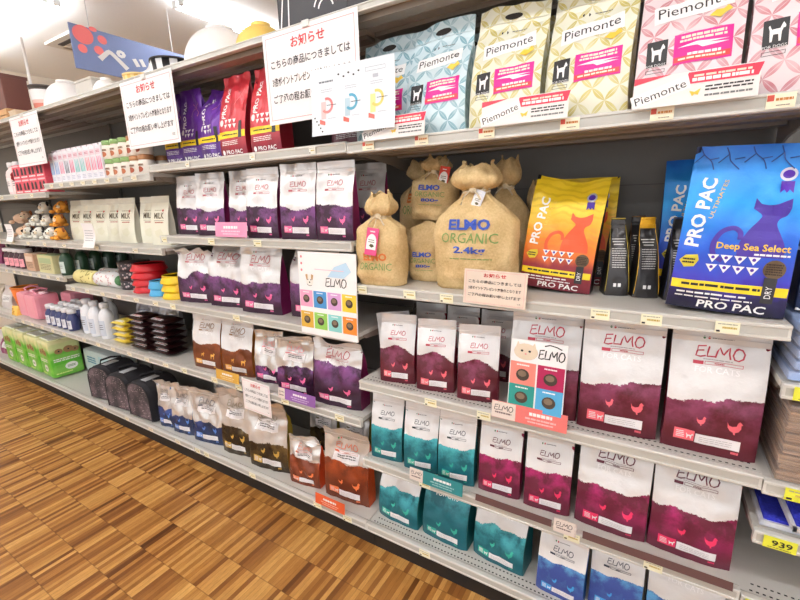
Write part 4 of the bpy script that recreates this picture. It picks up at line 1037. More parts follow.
# rows of small tags at the left bays
KTM = Kind(lambda: price_tag((236, 230, 210), .05, .022))
for z, x0, n, st, row in [(ZB[4], -3.2, 8, .135, 'rail below the treat tubes and jars'), (ZB[3], -3.2, 3, .42, 'rail below the milk pouches'), (ZB[2], -3.2, 6, .19, 'rail below the red bowls'), (ZB[1], -3.2, 6, .19, 'rail below the spray bottles'), (ZB[0], -3.1, 4, .28, 'bottom rail below the pet carriers'),
        (ZA[2], -4.3, 7, .15, 'rail below the carton boxes'), (ZA[3], -4.3, 4, .27, 'rail below the plush toys'), (ZA[4], -4.3, 4, .26, 'rail below the pink boxes'), (ZA[1], -4.4, 6, .18, 'rail below the pink jugs')]:
    for i in range(n): KTM.put((x0+i*st, -.0035, z-.018), 0, '%s from left of the small tags on the %s' % (ORD[i], row), 'small tags on the '+row)

# ------------------------------------------------------------------ right edge bay
def clear_pack(seed):
    r = thing('folded_sheet_pack', '', 'pack'); rnd = random.Random(seed)
    mb = MB(); mb.box((0, 0, .013), (.42, .3, .022), mat((150, 178, 226), .5, 0, .1), bev=.006); mb.build('folded_sheet', r)
    mb = MB(); mb.box((0, 0, .014), (.436, .312, .0275), mat((216, 220, 226), .18, 0, .03) if 0 else clear_plastic(), bev=.01); mb.build('clear_wrapper', r)
    return r
KX = Kind(lambda: clear_pack(1))
for i in range(5): KX.put((.508+.004*(i % 2), .168-.004*i, ZE[3]+i*.0285), .02*(i % 3-1), '%s from the bottom of the stacked clear packs of light blue sheets' % ORD[i], 'stacked clear packs at the right edge')
r = thing('dog_mat_pack', 'dark navy pack with a white ring mark at the right edge', 'pack', (.502, .16, ZE[3]+.1435), -.04)
a = Art(); a.ring((.0, .07), .022, .03, mat((180, 210, 236), .4, 0, 0)); a.disc((.0, .07), .012, .012, mat((90, 140, 200), .4, 0, 0)); a.bars((.02, .16), .2, .04, 2, mat((90, 110, 160), .4, 0, 0), .4, 3)
mb = MB(); mb.box((0, 0, .115), (.39, .1, .23), foil((32, 46, 84), .4, .1), bev=.01); mb.art(a, lambda x, z, l: Vector((x-.13, -.05-l, z))); mb.build('pack_body', r)
mb = MB(); mb.box((0, -.047, .006), (.385, .004, .006), WHT); mb.build('seam', r)
q = NT('stacked_brown_sheets', .55); x_, y_, z_ = q.xyz(q.coord('Object'))
nz = q.noise(q.comb(q.math('MULTIPLY', x_, 3), q.math('MULTIPLY', y_, 3), q.math('MULTIPLY', z_, 90)), 2.0, 4)
q.color(q.mix(q.ramp(nz, .3, .7), lin((86, 60, 42)), lin((176, 140, 108)))); q.bump(nz, .3, .004)
r = thing('wrapped_sheet_bundle', 'wrapped bundle of brown sheets next to the large maroon pouch', 'bundle', (.513, .178, ZE[2]))
mb = MB(); rnd = random.Random(4)
for k in range(14): mb.box((rnd.uniform(-.003, .003), rnd.uniform(-.003, .003), .008+k*.0138), (.41, .32, .0128), q.m, rnd.uniform(-.008, .008), .003)
mb.build('brown_sheets', r)
mb = MB(); mb.box((0, 0, .1), (.428, .338, .2), clear_plastic(), bev=.012); mb.build('clear_wrapper', r)
BLU = NT('blue_fuzzy_mat', .9); bn = BLU.noise(BLU.coord('Object'), 130, 3)
BLU.color(BLU.mix(bn, lin((28, 34, 150)), lin((56, 66, 220)))); BLU.bump(bn, .8, .006)
def blue_tray():
    r = thing('mat_tray', '', 'tray')
    mb = MB(); mb.box((0, 0, .004), (.42, .28, .007), mat((210, 212, 220), .35), bev=.003); mb.build('tray_base', r)
    mb = MB(); mb.box((0, 0, .014), (.402, .266, .016), BLU.m, bev=.006); mb.build('fuzzy_mat', r)
    mb = MB()
    for sx, sy, dx, dy in ((0, -.136, .42, .008), (0, .136, .42, .008), (-.206, 0, .008, .28), (.206, 0, .008, .28)): mb.box((sx, sy, .0095), (dx, dy, .012), mat((214, 216, 224), .35))
    mb.build('tray_rim', r); return r
KTR2 = Kind(blue_tray)
KTR2.put((.508, .165, ZE[1]+.001), 0, 'lower white rimmed tray with a blue fuzzy mat', 'blue mat trays')
KTR2.put((.545, .152, ZE[1]+.048), .1, 'upper white rimmed tray with a blue fuzzy mat, set askew', 'blue mat trays', .16)
for z, x, t, l in [(ZE[3], .335, '778', 'yellow price tag below the stacked clear packs'), (ZE[2], .355, None, 'yellow price tag below the brown sheet bundle'), (ZE[1], .335, '939', 'yellow price tag below the blue mat trays'), (ZE[0], .325, None, 'yellow price tag on the empty perforated shelf')]:
    o = price_tag((232, 232, 70), .062, .032, txt=t); o.location = (x, -.004, z-.018); tag(o, l, None, 'yellow price tags')

# ------------------------------------------------------------------ left bays
# tubes of treats (hanging cards with coloured sticks)
def treat_pack(c1, c2):
    r = thing('treat_tube_pack', '', 'treat pack'); w, h = .058, .178
    a = Art(); m1, m2 = mat(c1, .4, 0, 0), mat(c2, .4, 0, 0)
    a.rect((0, .145), .05, .03, mat((236, 214, 222), .5, 0, 0)); a.bars((0, .145), .04, .014, 2, mat((190, 110, 130), .5, 0, 0), .5, 3)
    for k in (-1, 0, 1): a.poly([(-.5, -.5), (.5, -.5), (.2, .5), (-.2, .5)], (k*.017, .085), (.011, .07), (m1, m2, m1)[k+1])
    a.bars((0, .024), .04, .024, 3, mat((180, 180, 200), .5, 0, 0), .4, 5)
    mb = MB(); mb.box((0, 0, h/2), (w, .05, h), mat((238, 236, 240), .35, 0, .02), bev=.006); mb.art(a, lambda x, z, l: Vector((x, -.025-l, z))); mb.build('pack_body', r)
    mb = MB(); mb.box((0, -.001, h+.007), (w*.9, .004, .016), mat((236, 226, 232), .4, 0, 0)); mb.build('hang_strip', r)
    return r
TC = [((120, 170, 226), (160, 200, 236)), ((240, 130, 160), (236, 170, 190)), ((90, 110, 120), (150, 160, 170)), ((226, 90, 140), (240, 150, 180)), ((110, 206, 200), (150, 220, 220)), ((240, 110, 120), (240, 160, 170))]
KTB = [Kind(lambda c=c: treat_pack(*c)) for c in TC]; tcn = ['light blue', 'pink', 'grey', 'magenta', 'mint', 'coral']
for i in range(10):
    k = [0, 0, 1, 2, 3, 4, 4, 5, 1, 3][i]
    KTB[k].put((-3.235+i*.0655, .06, ZB[4]), 0, '%s from left of the white treat packs, with %s sticks' % (ORD[i], tcn[k]), 'white treat packs')
for i in range(9): KTB[(i*2+1) % 6].put((-3.22+i*.066, .13, ZB[4]), 0, '%s from left of the treat packs in the second row' % ORD[i], 'treat packs in the second row')
# jars
def jar(lid, fill):
    r = thing('food_jar', '', 'jar')
    mb = MB(); mb.lathe([(.0, 0), (.034, 0), (.038, .006), (.038, .06), (.034, .07), (.03, .073), (0, .073)], mat((236, 228, 216), .3, 0, .03), 20)
    a = Art(); a.bars((0, .045), .045, .014, 1, mat((120, 90, 60), .5, 0, 0), .7, 2); a.disc((0, .024), .02, .014, mat(fill, .5, 0, .1), 12)
    mb.art(a, lambda x, z, l: Vector((x, -math.sqrt(max(1e-6, .0381**2-x*x))-l, z)), .006); mb.build('jar_body', r)
    mb = MB(); mb.lathe([(0, .07), (.036, .07), (.037, .074), (.037, .09), (.034, .094), (0, .094)], mat(lid, .4, .1), 20); mb.build('lid', r)
    return r
KJ = [Kind(lambda: jar((136, 168, 100), (190, 110, 70))), Kind(lambda: jar((176, 122, 76), (170, 80, 50)))]
for i in range(5):
    for t in range(2):
        for b in range(2):
            if b == 1 and t == 1 and i > 2: continue
            k = 0 if i < 3 else 1
            KJ[k].put((-2.55+i*.082, .055+b*.085, ZB[4]+t*.0945), 0, '%s lidded jar, %s column from the treat packs, %s layer, %s row' % (('green', 'brown')[k], ORD[i], ('bottom', 'top')[t], ('front', 'back')[b]), 'lidded food jars')
# pink boxes and white bottles
def pink_box():
    r = thing('treat_box', '', 'box'); a = Art()
    for k in (-1, 1): a.poly([(-.5, -.5), (-.4, .3), (0, .5), (.4, .3), (.5, -.5)], (k*.027, .048), (.036, .05), mat((60, 34, 40), .5, 0, .2))
    a.bars((0, .012), .1, .012, 1, WHT, .7, 3); a.rect((0, .084), .11, .01, mat((250, 200, 206), .5, 0, 0))
    mb = MB(); mb.box((0, 0, .047), (.122, .09, .094), mat((232, 84, 104), .45, 0, .05), bev=.002); mb.art(a, lambda x, z, l: Vector((x, -.045-l, z))); mb.build('carton', r)
    return r
KPX = Kind(pink_box)
for i in range(4):
    for t in range(2): KPX.put((-3.775+i*.126, .07, ZA[4]+t*.0945), 0, 'pink treat box in the %s column from left, %s layer' % (ORD[i], ('lower', 'upper')[t]), 'pink treat boxes')
def bottle(h, r0, body, cap, lab=None, neck=.4, cap_h=.16):
    r = thing('bottle', '', 'bottle')
    hb = h*(1-cap_h)
    mb = MB(); mb.lathe([(0, 0), (r0*.92, 0), (r0, .006), (r0, hb*.72), (r0*.8, hb*.85), (r0*neck, hb*.93), (r0*neck, hb)], mat(body, .3, 0, .04), 18)
    if lab:
        a = Art(); a.rect((0, hb*.36), r0*1.5, hb*.5, mat(lab, .45, 0, .03), 0, 8, 1); a.bars((0, hb*.4), r0*1.1, hb*.2, 3, INKK, .3, 4)
        mb.art(a, lambda x, z, l: Vector((x, -math.sqrt(max(1e-7, r0*r0-x*x))-l, z)), .006)
    mb.build('bottle_body', r)
    mb = MB(); mb.lathe([(0, hb-.002), (r0*neck*1.25, hb-.002), (r0*neck*1.25, h-.004), (r0*neck, h), (0, h)], mat(cap, .35, 0, .02), 14); mb.build('cap', r)
    return r
KBW = Kind(lambda: bottle(.23, .042, (240, 214, 210), (246, 246, 246), (240, 230, 226), .45, .14))
for i in range(2): KBW.put((-4.07+i*.1, .1, ZA[4]), 0, ('left', 'right')[i]+' white capped pink bottle beside the pink boxes', 'white capped pink bottles')
r = thing('pompom_toy', 'dark red pompom toy between the bottles and the pink boxes', 'toy', (-3.885, .06, ZA[4]))
mb = MB(); rnd = random.Random(2)
for k in range(26):
    a_, b_ = rnd.uniform(0, 6.28), rnd.uniform(-1, 1); c_ = math.sqrt(1-b_*b_); mb.ball((.024*c_*math.cos(a_), .024*c_*math.sin(a_), .12+.024*b_), .013, mat((150, 30, 40), .8), 8)
mb.build('pompom', r); mb = MB(); mb.lathe([(0, 0), (.026, 0), (.02, .06), (.014, .1), (0, .1)], mat((220, 160, 150), .6), 14); mb.build('stand', r)

# plush toys
def plush(c, spots, seed):
    r = thing('plush_dog_toy', '', 'plush toy'); m = mat(c, .95, 0, .06); k = mat((40, 34, 32), .9); rnd = random.Random(seed)
    mb = MB(); mb.ball((0, 0, .05), (.085, .055, .05), m, 18)
    if spots:
        for p in ((-.03, -.045, .078), (.04, -.05, .06), (-.06, -.03, .05), (.01, -.025, .094)): mb.ball(p, (.022, .012, .014), k, 10)
    mb.build('plush_body', r)
    mb = MB(); mb.ball((.075, -.02, .075), (.05, .048, .046), m, 16)
    mb.ball((.085, -.064, .066), (.022, .016, .017), mat((244, 226, 196), .95), 10); mb.ball((.086, -.08, .071), (.008, .006, .006), k, 8)
    for s in (-1, 1): mb.ball((.08+s*.022, -.058, .09), .006, k, 8)
    mb.build('head', r)
    for s in (-1, 1):
        mb = MB(); mb.ball((.075+s*.045, -.005, .1), (.018, .012, .026), k if spots else mat((150, 84, 40), .9), 10); mb.build('ear', r)
        for q in (-1, 1):
            mb = MB(); mb.ball((s*.06-.01, q*.04-.01, .018), (.024, .026, .018), m, 10); mb.build('leg', r)
    return r
KPD = [Kind(lambda: plush((244, 240, 228), True, 1)), Kind(lambda: plush((232, 160, 62), False, 2))]
for i, (k, x, y, z, rz, l) in enumerate([(0, -4.12, .13, 0, .0, 'white spotted plush dog at the bottom left of the heap'), (0, -3.92, .12, 0, .1, 'white spotted plush dog at the bottom, second from the left'), (0, -3.74, .13, 0, .1, 'white spotted plush dog at the bottom beside the orange one'), (1, -3.545, .12, 0, -.1, 'orange plush dog at the bottom right of the heap'),
        (0, -4.03, .16, .0975, .1, 'white spotted plush dog at the left of the middle layer'), (0, -3.83, .16, .0975, 0, 'white spotted plush dog in the centre of the middle layer'), (1, -3.6, .15, .0975, -.1, 'orange plush dog in the middle layer'),
        (0, -3.88, .18, .195, -.1, 'white spotted plush dog on top of the heap'), (1, -3.62, .18, .195, .1, 'orange plush dog on top of the heap')]):
    KPD[k].put((x, y, ZA[3]+z*.918), rz, l, 'plush dog toys').scale = (.70, .70, .70)
# things at the far left of that shelf
KTO = Kind(lambda: plush((226, 190, 160), False, 5))
for i, (x, y, z) in enumerate([(-4.42, .2, 0), (-4.41, .2, .104)]): KTO.put((x, y, ZA[3]+z), .4, ('lower', 'upper')[i]+' beige plush toy at the left picture edge', 'beige plush toys').scale = (.8, .8, .8)

# milk pouches
def milk(seed):
    w, h = .142, .262; a = Art()
    a.text('MILK', (.0, .60*h), .56*w, .12*h, mat((96, 84, 60), .5, 0, 0), bold=.02); a.bars((0, .71*h), .5*w, .03*h, 1, mat((180, 170, 140), .5, 0, 0), .5, 2); a.rect((0, .5*h), .56*w, .006*h, mat((90, 80, 60), .5, 0, 0)); a.bars((.02*w, .46*h), .46*w, .03*h, 1, mat((180, 90, 70), .5, 0, 0), .7, 3)
    a.poly([(0, -.5), (.5, .1), (.3, .5), (0, .25), (-.3, .5), (-.5, .1)], (.22*w, .7*h), (.1*w, .06*h), mat((206, 70, 60), .5, 0, 0)); a.poly([(-.5, .2), (.2, .5), (.5, -.1), (.1, -.5), (-.4, -.3)], (0, .24*h), (.5*w, .2*h), mat((226, 222, 196), .5, 0, .03))
    f = foil((232, 228, 208), .4, .1)
    return pouch('milk_pouch', '', 'milk powder pouch', w, h, .06, f, f, foil((220, 216, 200), .35, .25), a, seed, cr=.003, lean=.05)
KMK = [Kind(lambda: milk(91)), Kind(lambda: milk(92))]
for i, (x, y, rz) in enumerate([(-3.405, .19, .15), (-3.235, .185, .2), (-3.06, .185, .2), (-2.89, .185, .2), (-2.70, .16, .15), (-2.51, .19, .2), (-2.315, .14, .1)]):
    KMK[i % 2].put((x, y, ZB[3]), rz, '%s from left of the cream coloured milk pouches' % ORD[i], 'cream milk pouches')

# bottles, cartons and rolls
KGB = Kind(lambda: bottle(.182, .04, (44, 74, 52), (120, 124, 122), (196, 206, 200), .5, .16))
for i in range(5): KGB.put((-3.385+.004*(i % 2), .06+i*.086, ZA[2]), 0, '%s from the front in the line of dark green bottles at the shelf end' % ORD[i], 'dark green bottles')
KGC = Kind(lambda: bottle(.19, .042, (64, 40, 44), (188, 184, 184), (226, 190, 186), .6, .2))
for i in range(6): KGC.put((-4.4+i*.11, .2, ZA[2]), 0, '%s from left of the grey capped dark bottles behind the cartons' % ORD[i], 'grey capped dark bottles')
def carton(w, h, d, c, c2):
    r = thing('carton_box', '', 'box'); a = Art()
    a.rect((0, h*.7), w*.8, h*.3, mat(c2, .5, 0, .05)); a.bars((0, h*.35), w*.7, h*.34, 4, mat((90, 70, 60), .5, 0, 0), .35, 6)
    mb = MB(); mb.box((0, 0, h/2), (w, d, h), mat(c, .5, 0, .05), bev=.002); mb.art(a, lambda x, z, l: Vector((x, -d/2-l, z))); mb.build('carton', r)
    mb = MB(); mb.box((0, 0, h+.0008), (w*.98, d*.98, .0015), mat(c2, .5, 0, .05)); mb.build('flap', r); return r
for i, (x, w, h, c, c2, l) in enumerate([(-3.90, .15, .125, (210, 170, 140), (230, 206, 186), 'tan carton box between the dark bottles'), (-3.63, .24, .125, (206, 200, 150), (170, 186, 140), 'yellowish carton box beside the tan one')]):
    o = carton(w, h, .09, c, c2); o.location = (x, .07, ZA[2]); tag(o, l, None, 'carton boxes')
KPJ = Kind(lambda: bottle(.15, .045, (70, 36, 44), (240, 236, 236), (236, 160, 170), .8, .18))
for i in range(4): KPJ.put((-4.42+i*.1, .08, ZA[2]), 0, '%s from left of the dark jars with pink labels' % ORD[i], 'dark jars with pink labels')
def roll(c, dots, seed):
    r = thing('paper_roll', '', 'roll'); L = .24; R = .045; rnd = random.Random(seed)
    mb = MB(); mb.lathe([(0, -L/2), (R*.9, -L/2), (R, -L/2+.006), (R, L/2-.006), (R*.9, L/2), (0, L/2)], mat(c, .5, 0, .03), 24, (0, 0, R), axis='X')
    a = Art()
    for k in range(26): a.disc((rnd.uniform(-L*.46, L*.46), rnd.uniform(-1.2, 1.2)*R), .006, .006, mat(dots, .5, 0, 0), 8)
    mb.art(a, lambda x, z, l: Vector((x, -(R+l)*math.cos(z/R), R+(R+l)*math.sin(z/R))), .006); mb.build('roll_body', r)
    for e in (-1, 1):
        mb = MB(); mb.lathe([(0, 0), (R*.72, 0), (R*.72, .004), (0, .004)], mat((96, 150, 96), .5), 20, (e*(L/2+.001)-(0.004 if e < 0 else 0), 0, R), axis='X'); mb.build('end_cap', r)
    return r
KRL = [Kind(lambda: roll((244, 242, 240), (210, 150, 150), 1)), Kind(lambda: roll((236, 222, 150), (160, 140, 60), 2))]
for i, (k, x, y, z) in enumerate([(1, -3.18, .09, 0), (0, -2.93, .1, 0), (0, -3.1, .2, 0)]): KRL[k].put((x, y, ZB[2]+.001), .02, ('yellow dotted roll on the shelf end', 'white dotted roll beside the dark tins', 'white dotted roll in the second row')[i], 'dotted rolls')
# bowls and tins
def bowl(c, rim=None, R=.1, h=.05):
    r = thing('pet_bowl', '', 'pet bowl')
    mb = MB(); mb.lathe([(0, 0), (R*.98, 0), (R, .004), (R*.86, h*.8), (R*.84, h), (R*.76, h), (R*.66, h*.3), (0, h*.25)], mat(c, .3, 0, .03), 30); mb.build('bowl_body', r)
    mb = MB(); mb.lathe([(R*.76, h-.001), (R*.86, h-.001), (R*.87, h+.003), (R*.84, h+.006), (R*.77, h+.005), (R*.76, h-.001)], mat(rim or c, .3, 0, .03), 30); mb.build('rim', r)
    return r
KRB = Kind(lambda: bowl((214, 30, 42), None, .1, .036)); KYB = Kind(lambda: bowl((244, 204, 30), None, .088, .036)); KBB = Kind(lambda: bowl((84, 176, 226), None, .066, .036))
for t in range(4): KRB.put((-2.545, .15, ZB[2]+t*.0415), 0, '%s red bowl from the bottom of the front stack' % ORD[t], 'red bowls in the front stack')
for t in range(3): KRB.put((-2.36, .32, ZB[2]+t*.0415), 0, '%s red bowl from the bottom of the back stack' % ORD[t], 'red bowls in the back stack')
for t in range(2): KBB.put((-2.365, .105, ZB[2]+t*.0415), 0, ('lower', 'upper')[t]+' light blue bowl beside the yellow bowls', 'light blue bowls')
for t in range(3): KYB.put((-2.209, .115, ZB[2]+t*.0415), 0, '%s yellow bowl from the bottom of its stack' % ORD[t], 'yellow bowls')
q = NT('speckled_print', .4, .1); vn = q.n('ShaderNodeTexVoronoi'); vn.inputs['Scale'].default_value = 45; q.t.links.new(q.coord('Object'), vn.inputs['Vector'])
q.color(q.mix(q.math('LESS_THAN', vn.outputs[0], .32), lin((50, 44, 50)), lin((176, 160, 160)))); SPK = q.m
def tin():
    r = thing('patterned_tin', '', 'tin')
    mb = MB(); mb.lathe([(0, 0), (.086, 0), (.088, .003), (.088, .044), (.084, .047), (0, .047)], SPK, 28); mb.build('tin_body', r)
    mb = MB(); mb.lathe([(0, .0465), (.09, .0465), (.09, .053), (.086, .055), (0, .055)], mat((60, 52, 56), .4, .2), 28); mb.build('lid', r); return r
KTN = Kind(tin)
for t in range(3): KTN.put((-2.735, .165, ZB[2]+t*.0555), 0, '%s patterned dark tin from the bottom, beside the red bowls' % ORD[t], 'patterned dark tins')

# shelf with bottles, jugs, snack bars
def navy_bottle():
    return bottle(.155, .036, (58, 66, 116), (240, 240, 242), (226, 228, 236), .62, .2)
KNB = Kind(navy_bottle)
for i in range(5):
    for b in range(3): KNB.put((-3.83+i*.088, .06+b*.082, ZB[1]), 0, 'white capped navy bottle, %s from left in the %s row' % (ORD[i], ('front', 'middle', 'back')[b]), 'white capped navy bottles')
KSP = Kind(lambda: bottle(.24, .044, (236, 238, 242), (226, 228, 232), (206, 214, 226), .5, .14))
for i, (x, y, l) in enumerate([(-3.30, .09, 'white bottle beside the navy bottles'), (-3.17, .08, 'white bottle, middle one of the front three'), (-3.04, .085, 'white bottle beside the yellow packs'), (-3.24, .2, 'white bottle in the second row')]): KSP.put((x, y, ZB[1]), 0, l, 'white bottles')
def clear_bag(seed):
    f = foil((196, 196, 202), .22, .5); a = Art(); a.bars((0, .12), .1, .06, 4, mat((90, 96, 120), .5, 0, 0), .4, seed)
    return pouch('snack_pouch', '', 'snack pouch', .15, .24, .06, f, f, f, a, seed, cr=.014, lean=.1)
KCB = [Kind(lambda: clear_bag(95)), Kind(lambda: clear_bag(96))]
for i, x in enumerate((-3.0, -2.83, -2.66)): KCB[i % 2].put((x, .31, ZB[1]), .1, '%s from left of the silver snack pouches behind the yellow packs' % ORD[i], 'silver snack pouches')
def pillow_pack(c, c2, w, d, h, seed):
    r = thing('snack_pack', '', 'snack pack'); rnd = random.Random(seed)
    mb = MB(); N = 14; vs = []; fs = []
    for s in (1, -1):
        for j in range(9):
            for i in range(N+1):
                u, v = i/N*2-1, j/8*2-1; t = max(0, 1-abs(u)**3)*max(0, 1-v*v)
                vs.append((u*w/2, v*d/2, h/2+s*h/2*(t**.45)+.002*noise.noise(Vector((u*4, v*4+s, seed)))))
    q = 9*(N+1)
    for j in range(8):
        for i in range(N):
            a = j*(N+1)+i; fs += [(a, a+1, a+N+2, a+N+1), (q+a, q+a+N+1, q+a+N+2, q+a+1)]
    mb.add(vs, fs, foil(c, .3, .15), None, True)
    a = Art(); a.poly([(-.5, -.3), (-.3, .5), (.5, .3), (.3, -.5)], (0, h*.5), (w*.5, h*.5), mat(c2, .4, 0, 0)); a.bars((0, h*.42), w*.62, h*.42, 2, WHT, .6, seed)
    def pf(x, z, l):
        v = -.99+.75*z/h; t = max(0., 1-abs(2*x/w)**3)*max(0., 1-v*v)
        return Vector((x, v*d/2-l*.6, h/2+h/2*t**.45+l*.6))
    mb.art(a, pf, .006); mb.build('pack_film', r)
    for e in (-1, 1):
        mb = MB(); mb.box((e*(w/2+.004), 0, h/2), (.012, d*.7, .0016), foil(c, .3, .15)); mb.build('crimped_end', r)
    return r
KYP = Kind(lambda: pillow_pack((226, 200, 70), (250, 240, 200), .15, .12, .038, 1)); KDR = Kind(lambda: pillow_pack((40, 16, 18), (170, 36, 42), .175, .13, .036, 2))
for i in range(4): KYP.put((-2.83+.012*(i % 2), .1, ZB[1]+i*.0385), .05*(i % 2), '%s yellow snack pack from the bottom of its pile' % ORD[i], 'yellow snack packs')
for c in range(2):
    for i in range(6): KDR.put((-2.585+c*.205, .095+.01*c, ZB[1]+i*.0365), .03*((i+c) % 2), '%s dark red snack pack from the bottom of the %s pile' % (ORD[i], ('left', 'right')[c]), 'dark red snack packs')
def jug():
    r = thing('jug', '', 'jug'); m = mat((238, 156, 172), .3, 0, .04)
    mb = MB(); mb.box((0, 0, .10), (.17, .17, .2), m, bev=.03); mb.build('jug_body', r)
    mb = MB(); mb.tube([(.0, -.03, .19), (.0, -.045, .225), (0, 0, .24), (0, .045, .225), (0, .03, .19)], .009, m); mb.build('handle', r)
    mb = MB(); mb.lathe([(0, .198), (.03, .198), (.03, .215), (0, .218)], mat((246, 210, 216), .3), 16, (.05, 0, 0)); mb.build('cap', r); return r
KJG = Kind(jug)
for i, (x, y, l) in enumerate([(-4.33, .13, 'leftmost pink jug beside the orange tumbler'), (-4.13, .12, 'middle pink jug beside the navy bottles'), (-3.98, .30, 'pink jug in the second row behind the navy bottles')]): KJG.put((x, y, ZA[1]), .05, l, 'pink jugs')
r = thing('orange_tumbler', 'bright orange tapered tumbler beside the pink jugs', 'tumbler', (-4.58, .16, ZA[1]))
mb = MB(); mb.lathe([(0, 0), (.06, 0), (.09, .2), (.082, .2), (.055, .01), (0, .01)], mat((240, 120, 30), .35), 24); mb.build('tumbler_body', r); mb = MB(); mb.lathe([(.081, .198), (.093, .198), (.093, .21), (.081, .21), (.081, .198)], mat((244, 140, 50), .35), 24); mb.build('rim', r)
r = thing('cheese_toy', 'small yellow wedge shaped toy in front of the pink jugs', 'toy', (-4.46, .04, ZA[1]))
mb = MB(); mb.add([(-.05, -.02, 0), (.05, -.02, 0), (.05, .02, 0), (-.05, .02, 0), (-.01, -.015, .08), (.02, .015, .075)], [(0, 3, 2, 1), (0, 1, 4), (1, 2, 5, 4), (2, 3, 5), (3, 0, 4, 5)], mat((244, 196, 90), .6)); mb.build('wedge', r)
mb = MB()
for p in ((-.01, -.019, .02), (.015, -.0185, .035), (0, -.017, .055)): mb.ball(p, .007, mat((206, 150, 50), .6), 8)
mb.build('hole', r)

# bottom shelf: pet sheet packs and carriers
q = NT('green_pack_film', .32, .05); u_, v_, _ = q.xyz(q.coord('UV'))
gn = q.noise(q.comb(q.math('MULTIPLY', u_, 1.4), v_), 3.5, 3)
q.color(q.mix(q.ramp(q.math('ADD', v_, q.math('MULTIPLY', gn, .5)), .9, 1.15), q.mix(q.ramp(gn, .4, .65), lin((96, 190, 52)), lin((150, 212, 96))), lin((226, 226, 170)))); q.bump(q.noise(q.coord('Object'), 22, 3), .3, .008); GPK = q.m
def green_pack():
    r = thing('pet_sheet_pack', '', 'pet sheet pack'); w, d, h = .225, .22, .32
    mb = MB(); mb.box((0, 0, h/2), (w, d, h-.006), GPK, bev=.03)
    a = Art(); tan = mat((168, 130, 88), .6, 0, .1)
    for X, Z, s in ((.02, .225, 1), (-.04, .22, .8), (.06, .215, .8)): a.disc((X, Z), .032*s, .028*s, tan, 14); a.disc((X, Z), .006, .006, BLK, 8)
    a.bars((0, .15), .16, .03, 2, WHT, .6, 3); a.disc((.02, .085), .04, .03, WHT, 18); a.bars((.02, .085), .05, .02, 2, mat((60, 130, 60), .5, 0, 0), .5, 4); a.bars((-.03, .04), .1, .014, 1, mat((226, 240, 150), .5, 0, 0), .7, 6)
    mb.art(a, lambda x, z, l: Vector((w/2+l, x*1.1, z))); mb.art(a, lambda x, z, l: Vector((x*.8, -d/2-l, z))); mb.build('pack_film', r)
    mb = MB(); mb.box((0, 0, h+.0), (w-.05, d-.05, .008), mat((236, 238, 226), .35)); mb.tube([(-w/2+.02, 0, h-.004), (0, -.02, h+.012), (w/2-.02, 0, h-.004)], .006, mat((236, 238, 226), .35)); mb.build('top_gusset', r)
    return r
KGP = Kind(green_pack)
for i in range(4): KGP.put((-4.075-i*.245, .14, ZB[0]), .04*((i % 2)*2-1)*.5, '%s green pet sheet pack, counted from the white pack leftwards' % ORD[i] if i else 'green pet sheet pack at the right end of its row, side face showing', 'green pet sheet packs')
r = thing('pet_sheet_pack', 'white and teal pet sheet pack lying behind the green packs', 'pet sheet pack', (-3.72, .34, ZB[0]))
a = Art(); a.bars((-.1, .12), .14, .06, 3, mat((60, 140, 170), .5, 0, 0), .6, 3); a.rect((.12, .12), .2, .1, mat((190, 220, 226), .5, 0, .05))
mb = MB(); mb.box((0, 0, .1), (.5, .18, .2), mat((214, 226, 226), .35), bev=.03); mb.art(a, lambda x, z, l: Vector((x, -.09-l, z))); mb.build('pack_film', r); mb = MB(); mb.box((0, 0, .198), (.44, .02, .012), mat((230, 236, 236), .35)); mb.build('top_gusset', r)
q = NT('starry_fabric', .75); n1 = q.noise(q.coord('Object'), 9, 4); vn = q.n('ShaderNodeTexVoronoi'); vn.inputs['Scale'].default_value = 70; q.t.links.new(q.coord('Object'), vn.inputs['Vector'])
base = q.mix(q.ramp(n1, .42, .68), lin((58, 52, 55)), lin((120, 102, 108))); q.color(q.mix(q.math('LESS_THAN', vn.outputs[0], .16), base, lin((220, 200, 200)))); q.bump(q.noise(q.coord('Object'), 200, 2), .3, .002); STAR = q.m
BKF = mat((38, 36, 40), .8, 0, .1)
